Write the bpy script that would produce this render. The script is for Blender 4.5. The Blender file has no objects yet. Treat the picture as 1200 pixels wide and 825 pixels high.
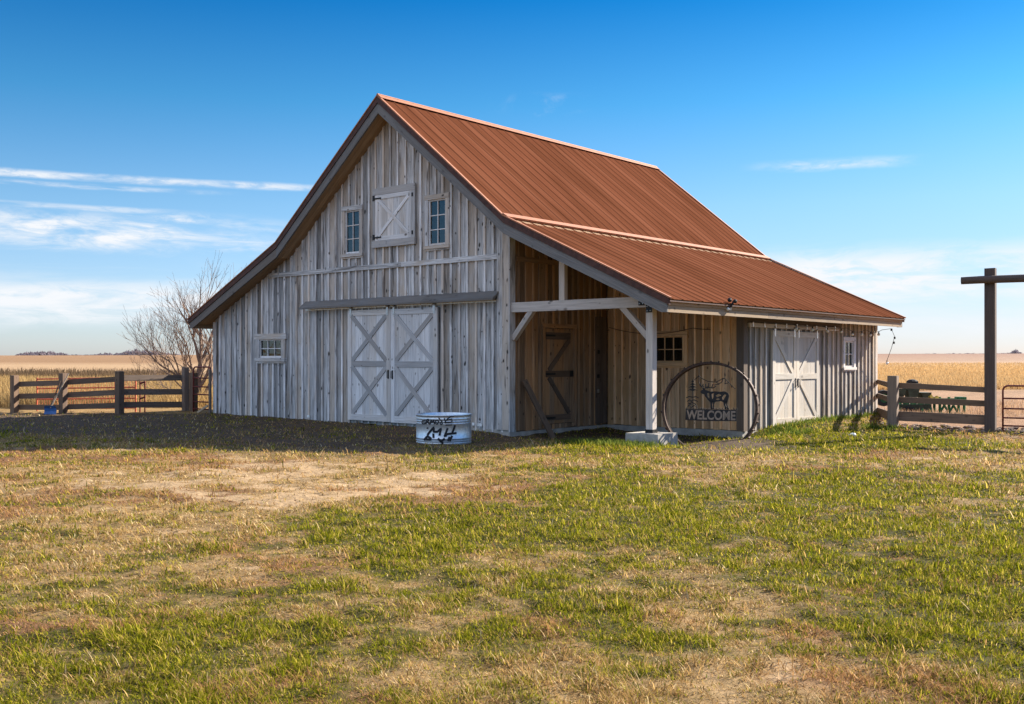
import bpy, math, random
import numpy as np
from mathutils import Vector, noise as mnoise
random.seed(7); rng = np.random.default_rng(7)
S = bpy.context.scene
COL = S.collection
R = math.radians

# ------------------------------------------------------------------ view
F_PX, YAW, CX, CY, Y0, EYE = 1214.79, 0.7063, 20.578, -19.148, 421.18, 1.75
FW = np.array([-math.sin(YAW), math.cos(YAW), 0.0]); RT = np.array([math.cos(YAW), math.sin(YAW), 0.0])
CAM = np.array([CX, CY, EYE])
def at(px, py, ax, val):
    """world point where a sight line meets the plane axis ax = val (used to measure the photo)"""
    d = FW + RT*(px-600)/F_PX + np.array([0, 0, 1.0])*(Y0-py)/F_PX
    return CAM + d*((val-CAM[ax])/d[ax])

SUN_EL = R(29.6); SUN_AZ = math.atan2(0.315, 0.949)      # from +Y towards +X
SUN_DIR = Vector((math.sin(SUN_AZ)*math.cos(SUN_EL), math.cos(SUN_AZ)*math.cos(SUN_EL), math.sin(SUN_EL)))

# ------------------------------------------------------------------ numpy noise
def _hash(ix, iy, s):
    h = (ix.astype(np.int64)*374761393 + iy.astype(np.int64)*668265263 + s*1274126177) & 0xFFFFFFFF
    h = ((h ^ (h >> 13))*1274126177) & 0xFFFFFFFF
    h = h ^ (h >> 16)
    return (h & 0xFFFFFF)/float(0xFFFFFF)
def vn(x, y, s=0):
    ix = np.floor(x); iy = np.floor(y); fx = x-ix; fy = y-iy
    fx = fx*fx*(3-2*fx); fy = fy*fy*(3-2*fy)
    a = _hash(ix, iy, s); b = _hash(ix+1, iy, s); c = _hash(ix, iy+1, s); d = _hash(ix+1, iy+1, s)
    return (a*(1-fx)+b*fx)*(1-fy)+(c*(1-fx)+d*fx)*fy
def fbm(x, y, s=0, o=4):
    t = 0; a = .5; n = 0
    for i in range(o):
        t = t+a*vn(x*2**i+17.3*i, y*2**i-9.1*i, s+i); n += a; a *= .55
    return t/n
def sstep(a, b, x):
    t = np.clip((x-a)/(b-a), 0, 1); return t*t*(3-2*t)

def ground_z(x, y):
    x = np.asarray(x, float); y = np.asarray(y, float)
    z = -0.235*np.exp(-np.abs((x-6.7)/2.75)**6-np.abs((y-2.2)/2.6)**6)
    z = z-0.10*np.exp(-((x-5.6)/3.2)**2-((y+.9)/1.5)**2)
    z = z+0.09*np.exp(-((x-9.3)/.9)**2-((y-1.2)/1.1)**2)
    d = np.hypot(x-CX, y-CY)
    near = 1-sstep(45, 80, d)
    z = z+near*((fbm(x*.35, y*.35, 3, 3)-.5)*.10 + (fbm(x*2.2, y*2.2, 5, 3)-.5)*.06 + (fbm(x*6.0, y*6.0, 9, 2)-.5)*.045)
    far = (x-CX)*FW[0]+(y-CY)*FW[1]
    side = (x-CX)*RT[0]+(y-CY)*RT[1]
    z = z+sstep(150, 1700, d)*(9.0+1.4*np.sin(side/420.0+.6)+.7*np.sin(side/170.0+far/600.0))
    # the grass verge runs up against the barn's side wall
    z = z+near*.06*np.exp(-((x-8.9)/.7)**2)*sstep(4.3, 6, y)*(1-sstep(12, 14, y))
    return z
def gz(x, y): return float(ground_z(x, y))

# ------------------------------------------------------------------ lawn make-up
CTRL = [(60,560,-.55),(250,600,-.45),(380,580,-1.7),(330,560,-1.5),(450,565,-1.4),(300,590,-1.1),(400,555,-1.2),(430,590,-.6),(150,540,-.45),(20,590,-.5),
 (600,545,-.35),(560,600,.75),(450,602,.4),(700,620,.7),(900,600,.45),(1000,560,.35),(1000,510,1.1),(930,520,1.0),(1060,507,.5),
 (1100,540,-.45),(1180,535,-.4),(1150,565,.1),(830,545,-.5),(740,552,.0),(860,532,-.3),(700,575,.4),(1150,650,.65),(1000,650,.55),(900,740,-.15),
 (1100,760,.45),(100,700,.15),(300,700,.2),(500,780,-.15),(250,780,.2),(850,790,-.45),(700,740,.05),(50,640,-.1),(200,640,.15),
 (330,670,-.5),(1180,800,.05),(480,690,.15),(620,680,.3),(800,660,.4),(715,524,1.0),(200,505,-.3),(400,515,-.4),(620,520,-.6),(480,540,-.4),
 (330,575,-1.1),(560,745,.1),(1120,505,-.5),(1180,512,-.5),(690,700,-.1),(400,640,.35),(120,620,-.3)]
_cp = np.array([at(a, b, 2, 0)[:2] for a, b, g in CTRL]); _cg = np.array([g for a, b, g in CTRL])
def greenness(x, y):
    x = np.asarray(x, float); y = np.asarray(y, float)
    d = np.hypot(x-CX, y-CY)
    wsum = np.zeros_like(x); g = np.zeros_like(x)
    cd = np.hypot(_cp[:, 0]-CX, _cp[:, 1]-CY)
    for (px, py), q, c in zip(_cp, _cg, cd):
        w = 1/(((x-px)**2+(y-py)**2)/(0.012*c*c)+.15)**2
        wsum += w; g += w*q
    g = g/wsum
    n = (fbm(x*.6, y*.6, 11, 3)-.5)*1.5+(fbm(x*1.9, y*1.9, 23, 3)-.5)*2.4+(fbm(x*5.5, y*5.5, 31, 2)-.5)*2.0
    return np.where(g > 0, g*1.35, g*.9)+n*.72+.20
def lawn_zone(x, y):
    """1 on the mown yard, 0 out in the fields"""
    # yard ends at the fences: line through the left fence and the right fence
    e1 = y-(-1.2-0.34*(-x-9.0))*1.0
    left = np.where(x < -8.5, sstep(.6, -.4, y-(-0.6-.75*(-8.6-x))*1.0), 1.0)
    right = np.where(x > 8.3, sstep(.5, -.5, y-np.maximum(7.6, 13.0-(x-8.3)*2.1)), 1.0)
    back = np.where(np.abs(x) <= 8.5, sstep(14, 13, y), 1.0)
    return np.clip(left*right*back, 0, 1)

# ------------------------------------------------------------------ materials
def new_mat(name):
    m = bpy.data.materials.new(name); m.use_nodes = True
    nt = m.node_tree
    for n in list(nt.nodes): nt.nodes.remove(n)
    out = nt.nodes.new('ShaderNodeOutputMaterial')
    return m, nt, out
class N:
    """tiny node helper"""
    def __init__(s, nt): s.nt = nt
    def node(s, t, **k):
        n = s.nt.nodes.new(t)
        for a, b in k.items(): setattr(n, a, b)
        return n
    def put(s, sock, v):
        if isinstance(v, bpy.types.NodeSocket): s.nt.links.new(v, sock)
        elif v is not None: sock.default_value = v
    def math(s, op, a, b=0.0, c=None, clamp=False):
        n = s.node('ShaderNodeMath', operation=op, use_clamp=clamp)
        s.put(n.inputs[0], a); s.put(n.inputs[1], b)
        if c is not None: s.put(n.inputs[2], c)
        return n.outputs[0]
    def vmath(s, op, a, b=(0, 0, 0)):
        n = s.node('ShaderNodeVectorMath', operation=op)
        s.put(n.inputs[0], a); s.put(n.inputs[1], b); return n.outputs[0]
    def mix(s, f, a, b, mode='MIX'):
        n = s.node('ShaderNodeMix', data_type='RGBA', blend_type=mode)
        s.put(n.inputs[0], f)
        for sk, v in ((n.inputs[6], a), (n.inputs[7], b)):
            if isinstance(v, tuple) and len(v) == 3: v = v+(1,)
            s.put(sk, v)
        return n.outputs[2]
    def noise(s, vec, scale=1.0, detail=4, rough=.55, dist=0.0):
        n = s.node('ShaderNodeTexNoise'); s.put(n.inputs['Vector'], vec)
        n.inputs['Scale'].default_value = scale; n.inputs['Detail'].default_value = detail
        n.inputs['Roughness'].default_value = rough; n.inputs['Distortion'].default_value = dist
        return n.outputs[0]
    def ramp(s, f, stops, interp='LINEAR'):
        n = s.node('ShaderNodeValToRGB'); n.color_ramp.interpolation = interp
        cr = n.color_ramp
        while len(cr.elements) < len(stops): cr.elements.new(.5)
        for e, (p, c) in zip(cr.elements, stops):
            e.position = p
            if not isinstance(c, tuple): c = (c, c, c)
            e.color = c+(1,) if len(c) == 3 else c
        s.put(n.inputs[0], f); return n.outputs[0]
    def maprange(s, v, a, b, c=0.0, d=1.0, smooth=True):
        n = s.node('ShaderNodeMapRange', interpolation_type='SMOOTHSTEP' if smooth else 'LINEAR')
        for i, q in enumerate((v, a, b, c, d)): s.put(n.inputs[i], q)
        return n.outputs[0]
    def attr(s, name): 
        return s.node('ShaderNodeAttribute', attribute_name=name)
    def bump(s, h, strength=.3, dist=.01):
        n = s.node('ShaderNodeBump'); s.put(n.inputs['Height'], h)
        n.inputs['Strength'].default_value = strength; n.inputs['Distance'].default_value = dist
        return n.outputs[0]
    def bsdf(s, out, col, rough=.8, metal=0.0, normal=None, spec=.5):
        b = s.node('ShaderNodeBsdfPrincipled')
        if isinstance(col, tuple): col = col+(1,)
        s.put(b.inputs['Base Color'], col); s.put(b.inputs['Roughness'], rough); s.put(b.inputs['Metallic'], metal)
        b.inputs['Specular IOR Level'].default_value = spec
        if normal is not None: s.nt.links.new(normal, b.inputs['Normal'])
        s.nt.links.new(b.outputs[0], out.inputs[0]); return b

def wood(name, a, b, warm, dark, warm_amt=.5, knot=.8, streak=.6, rough=.85):
    """a: pale face, b: darker grain, warm: less weathered patches, dark: stains"""
    m, nt, out = new_mat(name); n = N(nt)
    gv = n.attr('gv').outputs['Vector']; tint = n.attr('tint').outputs['Color']
    sep = n.node('ShaderNodeSeparateColor'); nt.links.new(tint, sep.inputs[0])
    g1 = n.noise(n.vmath('MULTIPLY', gv, (1.6, 42, 42)), 1, 5, .6, .4)
    g2 = n.noise(n.vmath('MULTIPLY', gv, (.7, 7, 7)), 1, 4, .6, .5)
    g3 = n.noise(n.vmath('MULTIPLY', gv, (.9, 1.8, 1.8)), 1, 3, .6)
    col = n.mix(n.maprange(g1, .3, .72), a, b)
    wf = n.math('MULTIPLY', n.maprange(n.math('ADD', g3, n.math('MULTIPLY', n.math('SUBTRACT', sep.outputs[1], .5), .5)), .42, .72), warm_amt)
    col = n.mix(wf, col, warm, 'MIX')
    col = n.mix(n.math('MULTIPLY', n.maprange(g2, .52, .74), streak), col, dark)
    g4 = n.noise(n.vmath('MULTIPLY', gv, (.8, 26, 26)), 1, 3, .7, .8)
    col = n.mix(n.math('MULTIPLY', n.maprange(g4, .60, .70), streak*.8), col, tuple(q*.6 for q in dark))     # drying checks
    # knots
    kd = n.noise(n.vmath('MULTIPLY', gv, (3.0, 3.0, 3.0)), 1, 2)
    kv = n.vmath('ADD', n.vmath('MULTIPLY', gv, (5.0, 8.5, 8.5)), n.vmath('MULTIPLY', kd, (.8, .8, .8)))
    vo = n.node('ShaderNodeTexVoronoi', feature='F1'); nt.links.new(kv, vo.inputs['Vector']); vo.inputs['Scale'].default_value = 1
    vo.inputs['Randomness'].default_value = 1
    csep = n.node('ShaderNodeSeparateColor'); nt.links.new(vo.outputs['Color'], csep.inputs[0])
    pick = n.math('GREATER_THAN', csep.outputs[0], n.math('MULTIPLY_ADD', sep.outputs[2], .62, .30))
    rad = n.math('MULTIPLY_ADD', n.math('POWER', csep.outputs[1], 2.0), .24, .07)
    kf = n.math('MULTIPLY', n.math('SUBTRACT', 1.0, n.maprange(vo.outputs['Distance'], n.math('MULTIPLY', rad, .45), n.math('MULTIPLY', rad, 1.35))), pick)
    col = n.mix(n.math('MULTIPLY', kf, knot), col, tuple(q*.38 for q in dark))
    br = n.math('MULTIPLY_ADD', sep.outputs[0], 1.0, 0.0)
    cb = n.node('ShaderNodeCombineColor')
    for i in range(3): nt.links.new(br, cb.inputs[i])
    col = n.mix(1.0, col, cb.outputs[0], 'MULTIPLY')
    n.bsdf(out, col, rough, 0, n.bump(g1, .35, .006), .25)
    return m

M = {}
M['grey'] = wood('weathered_grey_wood', (.76, .745, .74), (.30, .285, .28), (.50, .38, .27), (.12, .10, .09), .6, 1.0, 1.0)
M['sidegrey'] = wood('sun_weathered_side_wood', (.56, .505, .45), (.27, .24, .21), (.46, .35, .25), (.12, .10, .085), .6, .8, .9)
M['pale'] = wood('pale_door_wood', (.78, .765, .765), (.54, .525, .525), (.66, .54, .42), (.33, .28, .245), .35, .9, .5)
M['whitewash'] = wood('whitewashed_wood', (.62, .575, .51), (.46, .41, .35), (.70, .58, .44), (.40, .33, .27), .3, .6, .4)
M['brace'] = wood('grey_brace_wood', (.47, .46, .46), (.34, .33, .33), (.40, .35, .31), (.25, .23, .22), .4, .6, .4)
M['trim'] = wood('dark_trim_wood', (.15, .12, .10), (.09, .073, .06), (.15, .10, .068), (.11, .10, .095), .4, .5, .5)
M['barge'] = wood('slate_grey_wood', (.215, .208, .205), (.14, .135, .133), (.19, .15, .115), (.08, .075, .07), .4, .5, .4)
M['fascia'] = wood('fascia_wood', (.42, .33, .24), (.27, .205, .145), (.34, .24, .145), (.17, .14, .115), .5, .6, .6)
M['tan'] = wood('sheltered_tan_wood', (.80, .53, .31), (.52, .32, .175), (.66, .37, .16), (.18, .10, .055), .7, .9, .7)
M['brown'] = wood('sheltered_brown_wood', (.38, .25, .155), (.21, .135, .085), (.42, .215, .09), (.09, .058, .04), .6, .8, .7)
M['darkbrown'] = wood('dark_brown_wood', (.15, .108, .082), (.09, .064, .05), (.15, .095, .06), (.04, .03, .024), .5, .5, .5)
M['post'] = wood('pale_beam_wood', (.56, .50, .455), (.42, .37, .33), (.50, .39, .29), (.25, .205, .175), .5, .8, .4)
M['fence'] = wood('dark_fence_wood', (.20, .135, .095), (.115, .078, .058), (.23, .145, .088), (.055, .043, .037), .5, .5, .6)
M['fencegrey'] = wood('grey_fence_wood', (.235, .18, .145), (.14, .105, .085), (.25, .165, .108), (.10, .085, .075), .4, .5, .6)
M['gatepost'] = wood('brown_grey_post_wood', (.105, .08, .07), (.065, .05, .044), (.12, .077, .054), (.05, .04, .036), .4, .6, .6)
M['soffit'] = wood('soffit_wood', (.40, .265, .155), (.27, .175, .10), (.38, .225, .115), (.13, .085, .055), .5, .6, .5)

def simple(name, col, rough=.6, metal=0.0, var=.25, scale=8.0, spec=.4):
    m, nt, out = new_mat(name); n = N(nt)
    tc = n.node('ShaderNodeTexCoord').outputs['Object']
    f = n.noise(tc, scale, 5, .65)
    c = n.mix(n.maprange(f, .3, .7), tuple(q*(1-var) for q in col), tuple(min(1, q*(1+var)) for q in col))
    n.bsdf(out, c, rough, metal, n.bump(f, .15, .01), spec); return m
M['black'] = simple('black_iron', (.012, .012, .013), .55, .3)
M['rustiron'] = simple('rusty_dark_iron', (.060, .036, .026), .7, .4, .5, 22)
M['signsteel'] = simple('black_cut_steel', (.016, .014, .014), .6, .3)
M['letter'] = simple('pale_letter_steel', (.23, .175, .13), .6, 0, .15, 12)
M['redpaint'] = simple('faded_red_tube', (.15, .028, .022), .55, .2, .45, 12)
M['orange'] = simple('weathered_orange_tube', (.52, .12, .055), .6, .1, .4, 12)
M['concrete'] = simple('concrete', (.36, .335, .30), .9, 0, .2, 5)
M['white'] = simple('white_plastic', (.75, .75, .73), .5)
M['bulb'] = simple('clear_bulb', (.78, .77, .72), .12, 0, .05)
M['cable'] = simple('black_cable', (.014, .014, .014), .6)
M['galv'] = None
M['green'] = simple('green_machine_paint', (.025, .13, .045), .5, .1, .4, 5)
M['yellow'] = simple('yellow_machine_paint', (.50, .36, .05), .5, .1, .3, 5)
M['rubber'] = simple('old_rubber', (.016, .015, .015), .85, 0, .3, 6)
M['hopper'] = simple('faded_dark_green_plastic', (.045, .06, .042), .7, 0, .4, 4)
M['blue'] = simple('blue_plastic', (.045, .13, .33), .5, 0, .25, 6)
M['handle'] = simple('worn_wooden_handle', (.46, .35, .24), .7, 0, .2, 9)
M['steel'] = simple('zinc_steel', (.50, .50, .50), .4, .8, .2, 15)
M['bark'] = simple('grey_brown_bark', (.22, .15, .11), .9, 0, .35, 14)
M['clod'] = simple('brown_clods', (.16, .11, .08), .95, 0, .5, 9)
M['dark'] = simple('dark_interior', (.03, .027, .025), .95, 0, .2, 2)
M['paint'] = simple('black_lettering_paint', (.014, .014, .018), .6)

def galv():
    m, nt, out = new_mat('galvanised_sheet'); n = N(nt)
    tc = n.node('ShaderNodeTexCoord').outputs['Object']
    vo = n.node('ShaderNodeTexVoronoi'); nt.links.new(tc, vo.inputs['Vector']); vo.inputs['Scale'].default_value = 22
    f = n.noise(tc, 3.0, 5, .6)
    sp = n.node('ShaderNodeSeparateColor'); nt.links.new(vo.outputs['Color'], sp.inputs[0])
    c = n.mix(sp.outputs[0], (.70, .73, .76), (.86, .89, .92))
    c = n.mix(n.math('MULTIPLY', n.maprange(f, .5, .75), .5), c, (.40, .42, .43))
    n.bsdf(out, c, n.math('MULTIPLY_ADD', f, .25, .30), .8); return m
M['galv'] = galv()

def rust_roof():
    m, nt, out = new_mat('rusted_roof_steel'); n = N(nt)
    tc = n.node('ShaderNodeTexCoord').outputs['Object']
    f1 = n.noise(n.vmath('MULTIPLY', tc, (.25, 1.3, .25)), 1, 5, .6, .2)       # streaks down the slope
    f2 = n.noise(tc, 28, 5, .7)
    f3 = n.noise(n.vmath('MULTIPLY', tc, (.12, 2.44, .12)), 1, 2, .5)
    c = n.mix(n.maprange(f1, .3, .7), (.092, .033, .0165), (.134, .049, .026))
    c = n.mix(n.math('MULTIPLY', n.maprange(f2, .45, .75), .5), c, (.085, .025, .009))
    c = n.mix(n.math('MULTIPLY', n.maprange(f3, .45, .7), .5), c, (.175, .069, .038))
    n.bsdf(out, c, .8, 0, n.bump(f2, .2, .006), .0); return m
M['rust'] = rust_roof()
M['flash'] = simple('pale_rust_flashing', (.34, .135, .066), .7, .0, .15, 6)
M['drip'] = simple('dark_rust_drip_edge', (.07, .028, .020), .65, .2, .3, 8)

def glass():
    m, nt, out = new_mat('window_glass'); n = N(nt)
    gl = n.node('ShaderNodeBsdfGlossy'); gl.inputs['Roughness'].default_value = .03; gl.inputs['Color'].default_value = (.85, .95, 1, 1)
    tr = n.node('ShaderNodeBsdfTransparent'); tr.inputs['Color'].default_value = (.42, .52, .55, 1)
    fr = n.node('ShaderNodeFresnel'); fr.inputs['IOR'].default_value = 1.65
    tc = n.node('ShaderNodeTexCoord').outputs['Object']
    b = n.bump(n.noise(tc, 3.0, 2), .08, .05)
    nt.links.new(b, gl.inputs['Normal'])
    ms = n.node('ShaderNodeMixShader')
    nt.links.new(fr.outputs[0], ms.inputs[0]); nt.links.new(tr.outputs[0], ms.inputs[1]); nt.links.new(gl.outputs[0], ms.inputs[2])
    nt.links.new(ms.outputs[0], out.inputs[0]); return m
M['glass'] = glass()

def blade_mat(name, transl=.45):
    m, nt, out = new_mat(name); n = N(nt)
    c = n.attr('tint').outputs['Color']
    df = n.node('ShaderNodeBsdfDiffuse'); tl = n.node('ShaderNodeBsdfTranslucent'); ms = n.node('ShaderNodeMixShader')
    nt.links.new(c, df.inputs[0]); nt.links.new(c, tl.inputs[0]); ms.inputs[0].default_value = transl
    nt.links.new(df.outputs[0], ms.inputs[1]); nt.links.new(tl.outputs[0], ms.inputs[2]); nt.links.new(ms.outputs[0], out.inputs[0])
    return m
M['blade'] = blade_mat('grass_blades')
M['wheat'] = blade_mat('dry_field_stalks', .35)

def ground_mat():
    m, nt, out = new_mat('yard_and_fields'); n = N(nt)
    geo = n.node('ShaderNodeNewGeometry').outputs['Position']
    base = n.attr('tint').outputs['Color']
    zone = n.attr('zone').outputs['Fac']
    f1 = n.noise(geo, 14, 6, .72); f2 = n.noise(geo, 60, 4, .7)
    lawn = n.mix(1.0, base, n.ramp(f1, [(.3, (.62, .60, .56)), (.72, (1.35, 1.35, 1.3))]), 'MULTIPLY')
    lawn = n.mix(n.math('MULTIPLY', n.maprange(f2, .55, .75), .5), lawn, (.05, .035, .022))
    # fields laid out in strips away from the yard
    dot = n.node('ShaderNodeVectorMath', operation='DOT_PRODUCT'); nt.links.new(geo, dot.inputs[0]); dot.inputs[1].default_value = tuple(FW)
    dep = n.math('SUBTRACT', dot.outputs['Value'], float(CX*FW[0]+CY*FW[1]))
    dot2 = n.node('ShaderNodeVectorMath', operation='DOT_PRODUCT'); nt.links.new(geo, dot2.inputs[0]); dot2.inputs[1].default_value = tuple(RT)
    side = n.math('SUBTRACT', dot2.outputs['Value'], float(CX*RT[0]+CY*RT[1]))
    wob = n.noise(n.vmath('MULTIPLY', geo, (.006, .006, 0)), 1, 4, .55)
    ld = n.math('LOGARITHM', n.math('MAXIMUM', dep, 10.0), 10.0)
    ld = n.math('ADD', ld, n.math('MULTIPLY', n.math('SUBTRACT', wob, .5), .12))
    q = n.math('DIVIDE', n.math('SUBTRACT', ld, 1.4), 2.0)      # 25 m -> 0, 2.5 km -> 1
    left = n.ramp(q, [(0, (.28, .185, .08)), (.28, (.28, .185, .08)), (.30, (.12, .08, .045)), (.345, (.13, .085, .048)), (.37, (.35, .235, .13)),
                      (.52, (.36, .245, .14)), (.60, (.24, .145, .075)), (.85, (.27, .165, .09)), (1, (.25, .165, .105))])
    right = n.ramp(q, [(0, (.28, .165, .095)), (.17, (.29, .18, .105)), (.20, (.26, .155, .065)), (.33, (.44, .275, .125)), (.44, (.45, .285, .135)), (.54, (.40, .265, .16)),
                       (.62, (.29, .19, .125)), (.80, (.24, .145, .10)), (.9, (.21, .145, .115)), (1, (.20, .15, .13))])
    field = n.mix(n.maprange(n.math('DIVIDE', side, dep), -.1, .1), left, right)
    ang = n.vmath('MULTIPLY', geo, (.5, .09, .3))
    fn = n.noise(ang, 1, 5, .65); fn2 = n.noise(geo, 2.5, 5, .7)
    field = n.mix(1.0, field, n.ramp(fn, [(.3, (.82, .80, .78)), (.7, (1.16, 1.16, 1.15))]), 'MULTIPLY')
    field = n.mix(1.0, field, n.ramp(fn2, [(.3, (.72, .70, .68)), (.7, (1.2, 1.2, 1.2))]), 'MULTIPLY')
    col = n.mix(zone, field, lawn)
    h = n.math('ADD', n.math('MULTIPLY', f1, .7), n.math('MULTIPLY', f2, .3))
    n.bsdf(out, col, .95, 0, n.bump(h, .7, .05), .1)
    return m
M['ground'] = ground_mat()

# ------------------------------------------------------------------ mesh builder
class MB:
    def __init__(s): s.v = []; s.f = []; s.gv = []; s.t = []; s.smooth = False
    def _add(s, vs, fs, gvs=None, tint=None):
        b = len(s.v)
        if tint is None: tint = (random.uniform(.82, 1.12), random.random(), random.random())
        if gvs is None: gvs = vs
        off = (random.uniform(-50, 50), random.uniform(-50, 50), random.uniform(-50, 50))
        s.v += [tuple(float(q) for q in p) for p in vs]; s.gv += [(g[0]+off[0], g[1]+off[1], g[2]+off[2]) for g in gvs]
        s.t += [tint]*len(vs); s.f += [tuple(b+i for i in q) for q in fs]
    BOX = [(0,3,2,1),(4,5,6,7),(0,1,5,4),(1,2,6,5),(2,3,7,6),(3,0,4,7)]
    def hexa(s, p, gvs, tint=None): s._add(p, s.BOX, gvs, tint)
    def box(s, a, b, axis=None, tint=None):
        a = list(a); b = list(b)
        for i in range(3):
            if a[i] > b[i]: a[i], b[i] = b[i], a[i]
        if axis is None: axis = max(range(3), key=lambda i: b[i]-a[i])
        p = [(x, y, z) for z in (a[2], b[2]) for x, y in ((a[0],a[1]),(b[0],a[1]),(b[0],b[1]),(a[0],b[1]))]
        o = [axis]+[i for i in range(3) if i != axis]
        s.hexa(p, [(q[o[0]], q[o[1]], q[o[2]]) for q in p], tint)
    def beam(s, p, q, w, h, up=(0, 0, 1), tint=None):
        """bar from p to q, w across, h along up"""
        p = Vector(p); q = Vector(q); d = (q-p); L = d.length; d.normalize()
        u = Vector(up); u = (u-d*u.dot(d)).normalized(); r = d.cross(u)
        P = []; G = []
        for e in (0, 1):
            c = p if e == 0 else q
            for a, b in ((-1,-1),(1,-1),(1,1),(-1,1)):
                P.append(c+r*(a*w/2)+u*(b*h/2)); G.append((e*L, a*w/2, b*h/2))
        s.hexa(P, G, tint)
    def prism(s, poly, fn, d0, d1, tint=None, axis=0):
        """poly: list of 2D points; fn(u,v,d) -> world"""
        n = len(poly)
        vs = [fn(u, v, d0) for u, v in poly]+[fn(u, v, d1) for u, v in poly]
        gv = [((u, v) if axis == 0 else (v, u))+(d0,) for u, v in poly]+[((u, v) if axis == 0 else (v, u))+(d1,) for u, v in poly]
        fs = [tuple(range(n-1, -1, -1)), tuple(range(n, 2*n))]+[(i, (i+1) % n, n+(i+1) % n, n+i) for i in range(n)]
        s._add(vs, fs, gv, tint)
    def tube(s, pts, rad, sides=8, caps=True, tint=None, closed=False):
        pts = [Vector(p) for p in pts]; n = len(pts)
        rads = rad if isinstance(rad, (list, tuple)) else [rad]*n
        V = []; G = []; u = None; L = 0
        for i in range(n):
            if closed: d = pts[(i+1) % n]-pts[i-1]
            else: d = pts[min(i+1, n-1)]-pts[max(i-1, 0)]
            d.normalize()
            if u is None:
                u = d.orthogonal().normalized()
            else: u = (u-d*u.dot(d)).normalized()
            w = d.cross(u)
            if i: L += (pts[i]-pts[i-1]).length
            for k in range(sides):
                a = 2*math.pi*k/sides
                V.append(pts[i]+(u*math.cos(a)+w*math.sin(a))*rads[i]); G.append((L, rads[i]*math.cos(a), rads[i]*math.sin(a)))
        Fc = []
        for i in range(n if closed else n-1):
            j = (i+1) % n
            for k in range(sides):
                Fc.append((i*sides+k, i*sides+(k+1) % sides, j*sides+(k+1) % sides, j*sides+k))
        if caps and not closed:
            Fc.append(tuple(range(sides-1, -1, -1))); Fc.append(tuple((n-1)*sides+k for k in range(sides)))
        s._add(V, Fc, G, tint)
    def lathe(s, prof, c, sides=48, tint=None, closed_bottom=False):
        V = []; Fc = []; n = len(prof)
        for k in range(sides):
            a = 2*math.pi*k/sides
            for r, z in prof: V.append((c[0]+r*math.cos(a), c[1]+r*math.sin(a), c[2]+z))
        for k in range(sides):
            j = (k+1) % sides
            for i in range(n-1): Fc.append((k*n+i, j*n+i, j*n+i+1, k*n+i+1))
        s._add(V, Fc, None, tint)
    def ball(s, c, r, seg=8, tint=None, sz=1.0, jit=0.0):
        V = [(c[0], c[1], c[2]-r*sz)]; Fc = []
        rings = max(3, seg//2)
        for i in range(1, rings):
            t = math.pi*i/rings
            for k in range(seg):
                a = 2*math.pi*k/seg; j = 1+random.uniform(-jit, jit)
                V.append((c[0]+r*j*math.sin(t)*math.cos(a), c[1]+r*j*math.sin(t)*math.sin(a), c[2]-r*j*sz*math.cos(t)))
        V.append((c[0], c[1], c[2]+r*sz))
        for k in range(seg):
            Fc.append((0, 1+(k+1) % seg, 1+k))
            for i in range(rings-2):
                a = 1+i*seg; Fc.append((a+k, a+(k+1) % seg, a+seg+(k+1) % seg, a+seg+k))
            a = 1+(rings-2)*seg; Fc.append((a+k, a+(k+1) % seg, len(V)-1))
        s._add(V, Fc, None, tint)
    def build(s, name, mat, parent=None, smooth=False):
        me = bpy.data.meshes.new(name)
        off = Vector((0, 0, 0)); p = parent
        while p is not None: off += p.location; p = p.parent
        me.from_pydata([(x-off.x, y-off.y, z-off.z) for x, y, z in s.v], [], s.f)
        a = me.attributes.new('gv', 'FLOAT_VECTOR', 'POINT'); a.data.foreach_set('vector', np.array(s.gv, 'f').ravel())
        a = me.attributes.new('tint', 'FLOAT_COLOR', 'POINT')
        t = np.ones((len(s.t), 4), 'f'); t[:, :3] = np.array(s.t, 'f'); a.data.foreach_set('color', t.ravel())
        if smooth: me.polygons.foreach_set('use_smooth', np.ones(len(me.polygons), bool))
        me.materials.append(M[mat] if isinstance(mat, str) else mat)
        me.update()
        o = bpy.data.objects.new(name, me); COL.objects.link(o)
        if parent is not None: o.parent = parent
        return o
def tag(o, label=None, cat=None, group=None, kind=None):
    if label: o['label'] = label
    if cat: o['category'] = cat
    if group: o['group'] = group
    if kind: o['kind'] = kind
    return o
def empty(name, loc, label, cat, group=None):
    o = bpy.data.objects.new(name, None); COL.objects.link(o); o.location = loc; o.empty_display_size = .2
    return tag(o, label, cat, group)
def flat_mesh(name, V, Fc, mat, tint=None, smooth=False):
    me = bpy.data.meshes.new(name)
    V = np.asarray(V, 'f'); nf = len(Fc)
    me.vertices.add(len(V)); me.vertices.foreach_set('co', V.ravel())
    Fc = np.asarray(Fc, 'i'); k = Fc.shape[1]
    me.loops.add(nf*k); me.loops.foreach_set('vertex_index', Fc.ravel())
    me.polygons.add(nf); me.polygons.foreach_set('loop_start', np.arange(nf, dtype='i')*k); me.polygons.foreach_set('loop_total', np.full(nf, k, 'i'))
    if smooth: me.polygons.foreach_set('use_smooth', np.ones(nf, bool))
    if tint is not None:
        a = me.attributes.new('tint', 'FLOAT_COLOR', 'POINT'); t = np.ones((len(V), 4), 'f'); t[:, :3] = tint; a.data.foreach_set('color', t.ravel())
    me.update(calc_edges=True); me.materials.append(M[mat])
    o = bpy.data.objects.new(name, me); COL.objects.link(o); return o

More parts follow.
